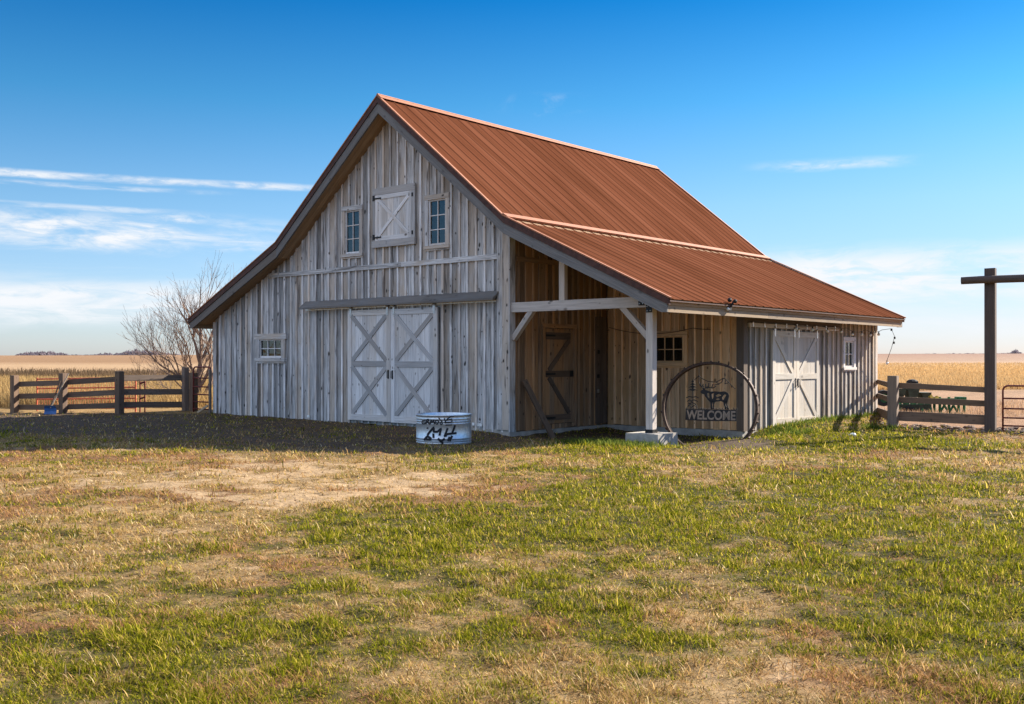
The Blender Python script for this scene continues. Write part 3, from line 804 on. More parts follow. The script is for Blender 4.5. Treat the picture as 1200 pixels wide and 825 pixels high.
# little white covers near the ground on the front wall
for x, z_ in ((3.02, .10), (3.20, .09), (3.27, .085)):
    mb = MB(); mb.box((x-.035, -.07, z_), (x+.035, -.036, z_+.07)); mb.build('outlet_cover', 'white', barn)
mb = MB(); mb.box((-3.55, -.06, .06), (-3.45, -.034, .13)); mb.build('outlet_cover', 'white', barn)
mb = MB()
p = at(853, 353, 0, EX-.1); y_ = float(p[1])
mb.box((EX-.09, y_-.05, 2.87), (EX-.03, y_+.05, 2.95)); mb.beam((EX-.03, y_, 2.95), (EX+.03, y_+.05, 3.09), .05, .04); mb.ball((EX+.02, y_+.12, 3.08), .05, 8); mb.ball((EX+.0, y_-.1, 3.10), .055, 8)
mb.build('eave_fixture', 'black', barn)
mb = MB(); mb.ball((EX-.06, y_-.08, 2.90), .045, 8); mb.build('lamp_head', 'bulb', barn)

# ------------------------------------------------------------------ string lights
sl = empty('string_lights', (L+.1, 9.9, 2.6), 'black cord of small round bulbs strung below the side eave', 'string lights')
mb = MB()
def sag(p, q, s, n=10): return [Vector(p).lerp(Vector(q), i/n)-Vector((0, 0, s*4*(i/n)*(1-i/n))) for i in range(n+1)]
hang = [Vector((A+.15, D0-.1, 2.62)), Vector((6.9, D0-.1, 2.55)), Vector((8.45, D0+.2, 2.70)), Vector((8.5, 6.0, 2.70)), Vector((8.5, 8.0, 2.68)), Vector((8.5, 9.9, 2.66)), Vector((8.5, 11.3, 2.64)), Vector((8.5, 12.6, 2.66))]
bulbs = []
for i, (p, q) in enumerate(zip(hang, hang[1:])):
    c_ = sag(p, q, [.16, .10, .03, .06, .05, .1, .08][i]); mb.tube(c_, .008, 5)
    if i > 2: bulbs += [c_[3], c_[8]]
dang = [Vector((8.5, 12.6, 2.66)), Vector((8.72, 12.8, 2.70)), Vector((8.80, 12.85, 2.45)), Vector((8.72, 12.8, 2.1)), Vector((8.60, 12.75, 1.72))]
mb.tube(dang, .008, 5)
mb.build('cord', 'cable', sl)
for b in bulbs+[dang[4]]:
    mb = MB(); mb.tube([b, b-Vector((0, 0, .05))], .018, 6); so = mb.build('socket', 'cable', sl)
    mb = MB(); mb.ball(b-Vector((0, 0, .09)), .045, 10); mb.build('bulb', 'bulb', sl, True)
for b in (dang[1], dang[2], Vector((8.78, 12.84, 2.3))):
    mb = MB(); mb.tube([b, b-Vector((0, 0, .07))], .03, 7); mb.build('socket', 'cable', sl)

# ------------------------------------------------------------------ plank leaning under the porch
g0 = gz(4.75, .75)
mb = MB(); mb.beam((4.78, .95, g0-.02), (A+.12, .42, 1.24), .05, .15, (.2, 1, 0))
tag(mb.build('plank', 'darkbrown'), 'dark loose plank leaning against the porch wall beside its door', 'plank')

# ------------------------------------------------------------------ iron ring and welcome sign
RC = Vector((8.93, 1.30, .66)); RR = 1.055
toC = Vector((CX-RC.x, CY-RC.y, 0)).normalized()
rotz = math.radians(-15)
nrm = Vector((toC.x*math.cos(rotz)-toC.y*math.sin(rotz), toC.x*math.sin(rotz)+toC.y*math.cos(rotz), 0))
lean = math.radians(6)
ru = Vector((-nrm.y, nrm.x, 0)).normalized()          # to the right as seen from the yard
if ru.dot(Vector(RT)) < 0: ru = -ru
rv = (Vector((0, 0, 1))*math.cos(lean)-nrm*math.sin(lean)).normalized(); rn = ru.cross(rv); rn = rn if rn.dot(nrm) > 0 else -rn
ring = empty('wheel_rim', (RC.x, RC.y, gz(RC.x, RC.y)), 'big rusty iron wheel rim standing upright in the ground before the porch', 'wheel rim')
mb = MB(); nseg = 96; V = []; Fc = []
prof = [(RR, -.085), (RR, .085), (RR-.055, .085), (RR-.03, .05), (RR-.03, -.05), (RR-.055, -.085)]
for k in range(nseg):
    a = 2*math.pi*k/nseg
    for r, d in prof: V.append(RC+ru*(r*1.03*math.cos(a))+rv*(r*.985*math.sin(a))+rn*d)
m_ = len(prof)
for k in range(nseg):
    j = (k+1) % nseg
    for i in range(m_): Fc.append((k*m_+i, j*m_+i, j*m_+(i+1) % m_, k*m_+(i+1) % m_))
mb._add(V, Fc); mb.build('band', 'rustiron', ring)
for k in range(34):
    a = 2*math.pi*(k+.5)/34; sgn = 1 if k % 2 else -1
    ca, sa = math.cos(a), math.sin(a)
    c_ = RC+ru*(RR*1.03*ca)+rv*(RR*.985*sa)
    if c_.z < gz(c_.x, c_.y)-.05: continue
    rad = (ru*ca+rv*sa); tg = (-ru*sa+rv*ca)
    mb = MB(); mb.beam(c_+rn*(.045*sgn+.04)+rad*.014, c_+rn*(.045*sgn-.05)+rad*.014+tg*.03, .03, .03, rad); mb.build('lug', 'rustiron', ring)

sign = empty('welcome_sign', (RC.x, RC.y, .2), 'black cut steel welcome sign with elk, pine and mountains hanging inside the iron ring', 'sign')
SCL = 23.1/F_PX/6.877      # metres per zoomed pixel of the close-up
def SP(x, y, d):           # x,y in the close-up of the photo (centre 455,395)
    p = RC+ru*((x-455)*SCL)+rv*((-(y-405))*SCL)+rn*(d-.02); return (p.x, p.y, p.z)
def strip2(mb, pts, w):
    for p, q in zip(pts, pts[1:]):
        p = Vector(p); q = Vector(q); d = (q-p).normalized(); n_ = Vector((-d.y, d.x))*w/2; e = d*w*.3
        mb.prism([tuple(p-e+n_), tuple(q+e+n_), tuple(q+e-n_), tuple(p-e-n_)], SP, 0, .008)
# lettering plate: WELCOME cut out of a dark plate
cu = bpy.data.curves.new('lettering_curve', 'FONT'); cu.body = 'WELCOME'; cu.size = 1; cu.offset = .03; cu.space_character = 1.02
to = bpy.data.objects.new('lettering_tmp', cu); COL.objects.link(to)
bpy.context.view_layer.objects.active = to; to.select_set(True)
bpy.ops.object.convert(target='CURVE')
to = bpy.context.view_layer.objects.active; cv = to.data
pts = [ (bp.co.x, bp.co.y) for sp_ in cv.splines for bp in (sp_.bezier_points if sp_.type == 'BEZIER' else sp_.points)]
xmin, xmax = min(p[0] for p in pts), max(p[0] for p in pts); ymin, ymax = min(p[1] for p in pts), max(p[1] for p in pts)
sx, sy = 396/(xmax-xmin), 70/(ymax-ymin)
mx, my = 11/sx, 13/sy
cv.dimensions = '2D'; cv.fill_mode = 'BOTH'; cv.extrude = .5; cv.resolution_u = 4
bpy.ops.object.convert(target='MESH')
to = bpy.context.view_layer.objects.active
tv = [v.co.copy() for v in to.data.vertices]; tf = [tuple(p.vertices) for p in to.data.polygons]
bpy.data.objects.remove(to, do_unlink=True)
lets = MB(); lets._add([SP(266+(v.x-xmin)*sx, 425+(ymax-v.y)*sy, .012+v.z*.006) for v in tv], tf)
mb = MB(); mb.prism([(254, 414), (254, 504), (430, 508), (672, 503), (672, 414)], SP, 0, .008)
gr = [(255, 414)]
x = 255
while x < 670:
    x += random.uniform(5, 11); gr.append((x, 414-random.uniform(6, 20))); x += random.uniform(3, 6); gr.append((x, 412))
for i in range(0, len(gr)-2, 2): mb.prism([gr[i], gr[i+2], gr[i+1]], SP, 0, .008)
plate = mb.build('lettering_plate', 'signsteel', sign); lets.build('letters', 'letter', plate)
mb = MB()
def cut_plate(mb, outer, holes):
    cv_ = bpy.data.curves.new('plate_tmp', 'CURVE'); cv_.dimensions = '2D'; cv_.fill_mode = 'BOTH'; cv_.extrude = .5
    for poly in [outer]+holes:
        q_ = cv_.splines.new('POLY'); q_.points.add(len(poly)-1); q_.use_cyclic_u = True
        for bp_, (x_, y_) in zip(q_.points, poly): bp_.co = (x_, -y_, 0, 1)
    ob_ = bpy.data.objects.new('plate_tmp', cv_); COL.objects.link(ob_)
    me_ = bpy.data.meshes.new_from_object(ob_.evaluated_get(bpy.context.evaluated_depsgraph_get()))
    mb._add([SP(v_.co.x, -v_.co.y, .004+v_.co.z*.008) for v_ in me_.vertices], [tuple(p_.vertices) for p_ in me_.polygons])
    bpy.data.objects.remove(ob_, do_unlink=True)
cut_plate(mb, [(372, 272), (386, 256), (398, 250), (404, 243), (410, 251), (424, 258), (442, 266), (462, 270), (490, 266), (530, 270), (570, 266), (592, 274), (606, 290), (608, 304), (602, 330), (598, 352), (566, 354), (545, 346), (510, 350), (484, 356), (452, 352), (438, 340), (424, 322), (410, 306), (402, 292), (388, 288), (376, 282)],
   [[(430, 284), (444, 280), (450, 304), (446, 326), (436, 306)], [(466, 290), (486, 280), (482, 314), (472, 332)], [(500, 300), (522, 288), (546, 298), (530, 306), (512, 313)], [(552, 314), (570, 292), (586, 294), (574, 318), (560, 338)], [(500, 330), (520, 322), (536, 330), (516, 338)]])
for leg in ([(452, 338), (478, 345), (474, 375), (476, 412), (462, 412), (460, 378)], [(478, 345), (496, 350), (488, 376), (490, 412), (478, 412), (478, 378)],
            [(562, 348), (588, 345), (580, 372), (590, 392), (588, 412), (576, 412), (575, 392), (566, 372)], [(585, 342), (600, 335), (594, 368), (604, 390), (602, 412), (592, 412), (592, 392), (584, 370)]):
    mb.prism(leg, SP, 0, .008)
for an in ([(404, 250), (416, 238), (442, 236), (474, 240), (500, 226)], [(416, 240), (414, 208)], [(438, 238), (440, 204)], [(464, 240), (474, 210)], [(396, 252), (386, 236), (374, 222), (372, 200)], [(384, 234), (394, 212)], [(400, 250), (398, 226)]):
    strip2(mb, an, 8)
mb.build('elk', 'signsteel', sign)
mb = MB()
for mo in ([(318, 178), (340, 158), (357, 140), (372, 158), (398, 172), (430, 186), (462, 190), (500, 192), (532, 176), (556, 160), (578, 168), (604, 196), (634, 226), (656, 243)], [(357, 140), (358, 196), (372, 226)], [(556, 160), (548, 190), (520, 210), (485, 216)], [(578, 168), (572, 205), (600, 196)], [(500, 192), (520, 205)]):
    strip2(mb, mo, 6)
mb.build('mountains', 'signsteel', sign)
mb = MB()
strip2(mb, [(308, 172), (308, 412)], 5)
for (y0_, hw) in ((188, 18), (210, 28), (232, 38), (256, 48)):
    mb.prism([(308, y0_-14), (308+hw, y0_+10), (308+hw*.5, y0_+4), (308, y0_+12), (308-hw*.5, y0_+4), (308-hw, y0_+10)], SP, 0, .008)
for br in ([(258, 322), (280, 312), (308, 318), (334, 312), (358, 322)], [(268, 352), (286, 338), (300, 350), (320, 338), (352, 350)], [(272, 400), (284, 372), (308, 360), (336, 374), (350, 402)], [(284, 384), (300, 398), (330, 384)], [(275, 365), (296, 378)]):
    strip2(mb, br, 8)
mb.build('pine', 'signsteel', sign)
mb = MB()
for x in (357, 570):
    ang = math.asin(min(1, abs((x-455)*SCL)/(RR*1.03))); yy = 405-(RR*.985*math.cos(ang))/SCL+8
    mb.tube([SP(x, 142 if x < 400 else 165, .004), SP(x, yy, .004)], .006, 6)
mb.build('hanging_wire', 'cable', sign)

# ------------------------------------------------------------------ stock tank
TX, TY = 5.15, -3.30; tz = gz(TX, TY)-.01; TR = .585; TH = .635
tank = empty('stock_tank', (TX, TY, tz), 'round galvanised stock tank with black hand lettering in front of the doors', 'tank')
prof = [(TR-.02, .0)]
bands = [.07, .115, .475, .525]
zz = 0.012; prof.append((TR, .012))
for b in bands:
    for q, o in ((-.030, -.006), (-.022, 0), (-.013, -.02), (.0, -.026), (.013, -.02), (.022, 0), (.030, -.006)): prof.append((TR+o+.006, b+q))
prof += [(TR, TH-.03), (TR+.012, TH-.022), (TR+.018, TH-.008), (TR+.012, TH), (TR-.004, TH), (TR-.012, TH-.02), (TR-.014, .06), (0.001, .05)]
mb = MB(); mb.lathe(prof, (TX, TY, tz), 72); mb.build('shell', 'galv', tank, True)
mb = MB()
ca0 = math.atan2(CY-TY, CX-TX)
def TP(x, y):      # close-up px (tank spans x 70..1100, y 70..580)
    s_ = np.clip((x-585)/515.0, -.985, .985); a = ca0+math.asin(s_); zc = TH*(580-y)/510.0
    return a, zc
def stroke(pts, w):
    dens = []
    for p, q in zip(pts, pts[1:]):
        k = max(2, int(math.hypot(q[0]-p[0], q[1]-p[1])/14))
        dens += [(p[0]+(q[0]-p[0])*i/k, p[1]+(q[1]-p[1])*i/k) for i in range(k)]
    dens.append(pts[-1]); Vv = []; Ff = []
    for i, p in enumerate(dens):
        a = Vector(dens[max(i-1, 0)]); b = Vector(dens[min(i+1, len(dens)-1)]); d = (b-a).normalized(); n_ = Vector((-d.y, d.x))*w/2
        for sg in (1, -1):
            an, zc = TP(p[0]+n_.x*sg, p[1]+n_.y*sg)
            for rr in (TR+.0035, TR+.0105): Vv.append((TX+rr*math.cos(an), TY+rr*math.sin(an), tz+zc))
    for i in range(len(dens)-1):
        b = i*4; Ff += [(b+1, b+3, b+7, b+5), (b, b+4, b+6, b+2), (b, b+1, b+5, b+4), (b+2, b+6, b+7, b+3)]
    Ff += [(0, 2, 3, 1)]; b = (len(dens)-1)*4; Ff += [(b, b+1, b+3, b+2)]
    mb._add(Vv, Ff)
for s_ in ([(250, 165), (205, 168), (185, 195), (200, 222), (240, 220), (250, 195)], [(262, 222), (280, 150), (300, 140), (315, 160), (285, 185), (330, 225)], [(340, 222), (352, 150), (372, 200), (400, 150), (412, 220)],
           [(425, 215), (432, 165), (470, 155), (500, 180), (470, 215), (440, 220)], [(490, 112), (545, 170)], [(560, 170), (515, 205), (535, 232), (565, 205)], [(590, 160), (600, 120)], [(600, 190), (650, 130), (700, 100), (775, 88)], [(605, 195), (720, 190), (740, 160)], [(640, 150), (735, 135)], [(615, 235), (735, 232)]):
    stroke(s_, 19)
for s_ in ([(285, 405), (345, 335), (402, 275), (402, 350), (470, 345), (535, 292), (505, 410)], [(655, 285), (605, 405)], [(600, 392), (700, 380), (815, 372)], [(790, 240), (735, 375)], [(225, 495), (285, 425), (350, 455), (340, 480), (265, 478)],
           [(395, 375), (398, 450)], [(480, 455), (535, 515), (600, 455)], [(560, 515), (560, 565)], [(690, 430), (655, 500)], [(735, 415), (690, 505)], [(585, 420), (640, 405)]):
    stroke(s_, 36)
stroke([(285, 280), (292, 300)], 30)
mb.build('lettering', 'paint', tank)

# ------------------------------------------------------------------ fences
def plank_mb(p, q, h, w=.045):
    mb = MB(); mb.beam(p, q, w, h, (0, 0, 1)); return mb
def px_on(px, py, xy):
    """height above datum of a photo row at ground point xy"""
    d = np.array([xy[0]-CX, xy[1]-CY]); dep = d@FW[:2]
    return EYE-(py-Y0)*dep/F_PX
def g_at(px, py, zz): 
    p = at(px, py, 2, zz); return (float(p[0]), float(p[1]))
P1, P2, P3 = g_at(17, 484.5, -.02), g_at(74, 486, -.02), g_at(140, 487, -.02)
P4 = (-9.98, -.02)
fl = empty('wooden_fence', (P2[0], P2[1], 0), 'weathered plank fence of three slim rails with a blue shovel leaning on it', 'fence')
def fence_post(par, xy, w, ztop, mat='fence', rot=0.0, bot=-.3):
    c, s = math.cos(rot), math.sin(rot); q = [(-w, -w), (w, -w), (w, w), (-w, w)]
    P = [(xy[0]+(a*c-b*s)/2, xy[1]+(a*s+b*c)/2) for a, b in q]; z0_ = gz(*xy)+bot
    mb = MB(); V_ = [(x, y, z0_) for x, y in P]+[(x, y, ztop+random.uniform(-.012, .012)) for x, y in P]
    mb.hexa(V_, [(v[2], q[i % 4][0]/2, q[i % 4][1]/2) for i, v in enumerate(V_)])
    return mb.build('post', mat, par)
fence_post(fl, P1, .19, px_on(0, 440, P1), rot=.25); fence_post(fl, P2, .19, px_on(0, 437, P2), rot=.25); fence_post(fl, P3, .20, px_on(0, 434.5, P3), rot=.25)
fence_post(fl, P4, .17, px_on(0, 429.5, P4), 'fencegrey'); 
fence_post(fl, (-9.72, .12), .20, px_on(0, 437, (-9.72, .12)), 'fence')
def rail(par, a, ya, b, yb, h, mat, off):
    za, zb = px_on(0, ya, a), px_on(0, yb, b)
    d = Vector((b[0]-a[0], b[1]-a[1])).normalized(); n_ = Vector((-d.y, d.x))
    if n_.dot(Vector((CX-a[0], CY-a[1]))) < 0: n_ = -n_
    e = d*.06
    return plank_mb((a[0]+n_.x*off-e.x, a[1]+n_.y*off-e.y, za), (b[0]+n_.x*off+e.x, b[1]+n_.y*off+e.y, zb), h).build('rail', mat, par)
for ya, yb, yc, yd in ((450.5, 448.5, 444, 443), (464.5, 463.5, 459.5, 459.5), (477.5, 477.5, 475, 474.5)):
    rail(fl, P1, ya, P2, yb, .17, 'fence', -.12); rail(fl, P2, yb-.3, P3, yc, .17, 'fence', -.12); rail(fl, P3, yd, P4, yd-.3, .19, 'fencegrey', -.13)

# shovel against the second post
sh = empty('snow_shovel', (P2[0]+.05, P2[1]-.55, gz(*P2)), 'blue bladed shovel with wooden handle leaning on the second fence post', 'shovel')
side_v = Vector(RT); tw = -Vector(FW)
base = Vector((P2[0], P2[1], gz(*P2)))+tw*.42-side_v*.22
topp = Vector((P2[0], P2[1], px_on(0, 437.5, P2)))+tw*.14+side_v*.24
mb = MB(); mb.tube([base+Vector((0, 0, .18)), topp], .02, 8); mb.build('handle', 'handle', sh)
mb = MB(); V_ = []
dd = (topp-base).normalized()
for j, (h, b) in enumerate(((-.02, .02), (.08, -.03), (.17, -.02), (.25, .03))):
    for i in range(5):
        s_ = (i-2)/2*.19*(1-.12*(j == 3)); V_.append(base+side_v*s_+Vector((0, 0, 1))*h+tw*(b-.03*abs(i-2)/2*-1))
Fb = [(j*5+i, j*5+i+1, (j+1)*5+i+1, (j+1)*5+i) for j in range(3) for i in range(4)]
n0 = len(V_); V_ += [v-tw*.012 for v in V_]; Fb += [tuple(n0+q for q in f[::-1]) for f in Fb[:12]]
mb._add(V_, Fb); mb.build('blade', 'blue', sh)
# wooden prop lying across the same post
mb = MB(); mb.tube([Vector((P2[0], P2[1], gz(*P2)+.03))+tw*.38-side_v*.30, Vector((P2[0], P2[1], px_on(0, 446, P2)))+tw*.16-side_v*.02], .02, 7)
tag(mb.build('tool_handle', 'darkbrown'), 'dark stick leaning on the second fence post behind the blue shovel', 'stick')

# orange wire panel behind the left fence
back = Vector(FW)*1.25
Q1 = Vector((*g_at(23, 484, 0), 0))+back; Q2 = Vector((*g_at(149, 485, 0), 0))+back*.6
orp = empty('livestock_panel', ((Q1.x+Q2.x)/2, (Q1.y+Q2.y)/2, 0), 'weathered orange pipe and wire livestock panel behind the plank fence', 'panel')
zq = lambda p: gz(p.x, p.y)
mb = MB()
heights = [.10, .42, .78, 1.10]
for h in heights: mb.tube([Q1+Vector((0, 0, zq(Q1)+h)), Q2+Vector((0, 0, zq(Q2)+h+.05))], .024, 7)
for Q in (Q1, Q2): mb.tube([Q+Vector((0, 0, zq(Q)+.02)), Q+Vector((0, 0, zq(Q)+1.15))], .028, 7)
mb.build('frame', 'orange', orp)
mb = MB()
for i in range(1, 38):
    q = Q1.lerp(Q2, i/38); mb.tube([q+Vector((0, 0, zq(q)+.1)), q+Vector((0, 0, zq(q)+1.12))], .006, 4)
mb.build('wires', 'orange', orp)
mb = MB()
q = Q2+Vector((.10, .10, 0))
for dx in (0, .16): mb.tube([q+Vector((dx*RT[0], dx*RT[1], zq(q))), q+Vector((dx*RT[0], dx*RT[1], zq(q)+1.02))], .025, 7)
for h in (.2, .45, .7, .95): mb.tube([q+Vector((0, 0, zq(q)+h)), q+Vector((.16*RT[0], .16*RT[1], zq(q)+h+.05))], .03, 6)
mb.build('end_ladder', 'redpaint', orp)

# gates of bent red tube
def tube_gate(name, label, p, q, ztop, zlo, rails, rad, mat='redpaint', mid=(), one_end=False):
    p = Vector(p); q = Vector(q); d = (q-p).normalized(); r_ = .12
    e = empty(name, ((p.x+q.x)/2, (p.y+q.y)/2, gz((p.x+q.x)/2, (p.y+q.y)/2)), label, 'gate')
    mb = MB(); zt = ztop
    def pt(a, zz): return (p.x+d.x*a, p.y+d.y*a, zz)
    Lg = (q-p).length
    pts = [pt(0, zlo)]+[pt(r_-r_*math.cos(t), zt-r_+r_*math.sin(t)) for t in np.linspace(0, math.pi/2, 6)]
    pts += [pt(Lg-r_+r_*math.sin(t), zt-r_+r_*math.cos(t)) for t in np.linspace(0, math.pi/2, 6)]+[pt(Lg, zlo)]
    mb.tube(pts, rad, 8); mb.build('frame', mat, e, True)
    for zz in rails:
        mb = MB(); mb.tube([pt(0, zz), pt(Lg, zz)], rad*.85, 8); mb.build('bar', mat, e, True)
    for a in mid:
        mb = MB(); mb.tube([pt(a, zlo), pt(a, zt)], rad*.8, 8); mb.build('upright', mat, e, True)
    return e
GA, GB = (-9.50, -.02, 0), (-8.52, -.02, 0)
zf = lambda py, xy: px_on(0, py, xy)
tube_gate('pipe_gate', 'small dark red pipe gate between the fence and the barn corner', GA, GB, zf(430, GA), zf(484, GA), [zf(y, GA) for y in (442.8, 453, 462, 470.5, 478.8)], .026)
mb = MB(); p = Vector((-8.42, -.06, 0)); g_ = gz(-8.42, -.06)
mb.beam((-8.43, -.10, g_-.2), (-8.43, -.10, g_+1.42), .07, .07, (0, 1, 0)); tag(mb.build('gate_post', 'fencegrey'), 'narrow grey wooden post standing against the barn corner next to the small red gate', 'post')
mb = MB(); mb.beam((-8.9, -.25, gz(-8.9, -.25)+.03), (-8.50, -.14, gz(-8.5, -.14)+.25), .05, .06); tag(mb.build('short_board', 'handle'), 'short pale board propped at the foot of the small red gate', 'board')

# right hand fence
B1 = (10.97, 6.85); B2 = (13.19, 7.15); B0 = (8.36, 12.95)
fr = empty('wooden_fence', (B1[0], B1[1], 0), 'plank fence with thick rails and a wide bottom rail, in front of the green machine', 'fence')
fence_post(fr, B1, .225, px_on(0, 440.5, B1), 'fencegrey', .12)
for ya, yb, yc, h in ((451.3, 457.5, 449.3, .135), (468.2, 473.5, 465.5, .145), (487.5, 492.8, 484, .24)):
    rail(fr, B1, ya, B2, yb, h, 'fence', -.13)
    rail(fr, B0, yc-2.0, B1, ya-.6, h*.98, 'fence', .12)
gf = empty('ranch_gate_frame', (B2[0], B2[1], 0), 'tall wooden gateway frame, post with a long round crossbeam, beside the wide red gate', 'gate frame')
fence_post(gf, B2, .235, px_on(0, 314.5, B2), 'gatepost', .12)
gdir = Vector((1.0, .16, 0)).normalized(); gdir2 = gdir
B3 = (B2[0]+gdir.x*4.9, B2[1]+gdir.y*4.9)
fence_post(gf, B3, .235, px_on(0, 314.5, B2), 'gatepost', .12)
zc = px_on(0, 328.5, B2); nfr = Vector((gdir.y, -gdir.x, 0))
mb = MB(); a = Vector((B2[0], B2[1], zc))+nfr*.20
mb.tube([a-gdir*.62, a-gdir*.2+Vector((0, 0, .008)), a+gdir*2.2+Vector((0, 0, .0)), a+gdir*5.5+Vector((0, 0, .02))], [.088, .092, .095, .09], 12); mb.build('crossbeam', 'gatepost', gf, True)
G0 = Vector((B2[0], B2[1], 0))+gdir*.27; G1 = Vector((B3[0], B3[1], 0))-gdir*.3
tube_gate('pipe_gate', 'wide dark red pipe gate beside the tall gateway post', G0, G1, zf(452, G0), zf(508, G0), [zf(y, G0) for y in (466.8, 478.7, 489.5, 498.8, 506.5)], .022, mid=(2.2,))

# ------------------------------------------------------------------ green farm machine behind the right fence
mc = np.array(at(1082, 482, 2, 0.0)); MO = Vector((CX, CY, 0))+Vector((*(mc-CAM)[:2], 0)).normalized()*36.0
mg = gz(MO.x, MO.y)
mach = empty('seed_planter', (MO.x, MO.y, mg), 'old green and yellow planting machine with black hoppers parked behind the thick railed fence', 'farm machine')
mu = Vector((RT[0], RT[1], 0)); mw = Vector((FW[0], FW[1], 0))
def MP(u, w, h): return MO+mu*u+mw*w+Vector((0, 0, mg+h))
K = 36.0/F_PX
def pxm(px, py): return ((px-1082)*K, EYE-(py-Y0)*K-mg)
mb = MB()
for py in (467, 494):
    (u0, h0), (u1, h1) = pxm(1054, py-1), pxm(1122, py+1)
    mb.beam(MP(u0, 0, h0), MP(u1, 0, h1), .14, .16)
    mb.beam(MP(u0, .6, h0), MP(u1, .6, h1), .10, .10)
mb.build('toolbar', 'green', mach)
mb = MB()
for a in (1105, 1115):
    (u0, h0), (u1, h1) = pxm(a-4.5, 464.5), pxm(a+4.5, 479.5)
    mb.beam(MP(u0, -.02, h0), MP(u1, -.02, h1), .055, .055); mb.beam(MP(u1, .04, h0), MP(u0, .04, h1), .055, .055)
for a in (1094, 1100, 1110, 1120.5, 1126.5):
    (u0, h0), (u1, h1) = pxm(a, 462), pxm(a, 496); mb.beam(MP(u0, 0, h0), MP(u1, 0, h1), .07, .07, (1, 0, 0))
for py in (464.5, 480):
    (u0, h0), (u1, h1) = pxm(1098, py), pxm(1127, py); mb.beam(MP(u0, .0, h0), MP(u1, .0, h1), .06, .06)
mb.build('lattice', 'green', mach)
mb = MB()
for a, b, t, bt in ((1119.5, 1127, 462, 470), (1112, 1126, 481, 487)):
    (u0, h0), (u1, h1) = pxm(a, bt), pxm(b, t); p = [MP(u, w, h) for h in (h0, h1) for u, w in ((u0, -.15), (u1, -.15), (u1, .25), (u0, .25))]; mb._add(p, MB.BOX)
mb.build('end_box', 'green', mach)
mb = MB()
for a, b, t, bt in ((1061, 1077, 447, 464), (1051, 1061, 453, 466), (1077, 1088, 457, 468), (1052, 1088, 470, 481)):
    (u0, h0), (u1, h1) = pxm(a, bt), pxm(b, t); s_ = .12
    p = [MP(u, w, h0) for u, w in ((u0+s_, -.15), (u1-s_, -.15), (u1-s_, .2), (u0+s_, .2))]+[MP(u, w, h1) for u, w in ((u0, -.25), (u1, -.25), (u1, .3), (u0, .3))]; mb._add(p, MB.BOX)
    (um, hm) = pxm((a+b)/2, t); 
hop = mb.build('hopper', 'hopper', mach)
mb = MB(); (u0, h0) = pxm(1070, 446); mb.ball(MP(u0, 0, h0), .2, 10, None, .5); mb.build('lid', 'rubber', hop)
def wheel(u, w, h, r):
    mb = MB(); V_ = []; Fw = []; pr_ = [(r*.55, -.11), (r*.92, -.12), (r, -.07), (r, .07), (r*.92, .12), (r*.55, .11)]
    for k in range(28):
        a = 2*math.pi*k/28
        for rr, d in pr_:
            rr2 = rr*(1.0 if rr < r or k % 2 else .965)
            V_.append(MP(u+rr2*math.cos(a), w+d, h+rr2*math.sin(a)))
    for k in range(28):
        j = (k+1) % 28
        for i in range(5): Fw.append((k*6+i, j*6+i, j*6+i+1, k*6+i+1))
    mb._add(V_, Fw); wh = mb.build('wheel', 'rubber', mach)
    mb = MB(); c = MP(u, w, h)
    V_ = [MP(u+r*.56*math.cos(2*math.pi*k/20), w-.06, h+r*.56*math.sin(2*math.pi*k/20)) for k in range(20)]+[MP(u+r*.56*math.cos(2*math.pi*k/20), w+.06, h+r*.56*math.sin(2*math.pi*k/20)) for k in range(20)]
    mb._add(V_, [tuple(range(20)), tuple(range(39, 19, -1))]+[(k, (k+1) % 20, 20+(k+1) % 20, 20+k) for k in range(20)]); mb.build('rim', 'green', wh)
for a, cy_, rp in ((1036, 463, 9), (1062, 484, 12), (1076, 487, 10)):
    (u0, h0) = pxm(a, cy_); wheel(u0, -.2, h0, rp*K)
mb = MB()
for a in (1054, 1062, 1070, 1078, 1086):
    (u0, h0), (u1, h1) = pxm(a, 466), pxm(a+1, 500); mb.beam(MP(u0, -.05, h0), MP(u1, -.35, h1), .13, .16, (1, 0, 0))
mb.build('row_unit', 'green', mach)
mb = MB()
for a, b in ((1086, 460), (1093, 462), (1105, 488)):
    (u0, h0), (u1, h1) = pxm(a, b), pxm(a+5, b+6); mb.beam(MP(u0, -.2, h0), MP(u1, -.1, h1), .08, .12)
mb.build('guard', 'yellow', mach)

# clods and litter under the right fence
mb = MB()
for i in range(330):
    t = random.random(); x = B1[0]+.2+(B2[0]+1.2-B1[0])*t; y = 7.0+.3*t+random.gauss(.35, .35); r_ = random.choice((.02, .03, .04, .06, .09))*random.uniform(.7, 1.2)
    mb.ball((x, y, gz(x, y)+r_*.2), r_, 6, None, .6, .35)
for i in range(90):
    x = 8.6+random.random()*2.2; y = 12.0-(x-8.6)*2.1+random.gauss(0, .4); r_ = random.uniform(.02, .06); mb.ball((x, y, gz(x, y)+r_*.2), r_, 6, None, .6, .35)
tag(mb.build('dirt_clods', 'clod'), kind='stuff')
p = g_at(999, 510.5, .0); mb = MB(); mb.ball((p[0], p[1], gz(*p)+.03), .075, 10, None, .5, .3)
tag(mb.build('paper_scrap', 'white'), 'crumpled white scrap lying on the grass near the side wall', 'litter')

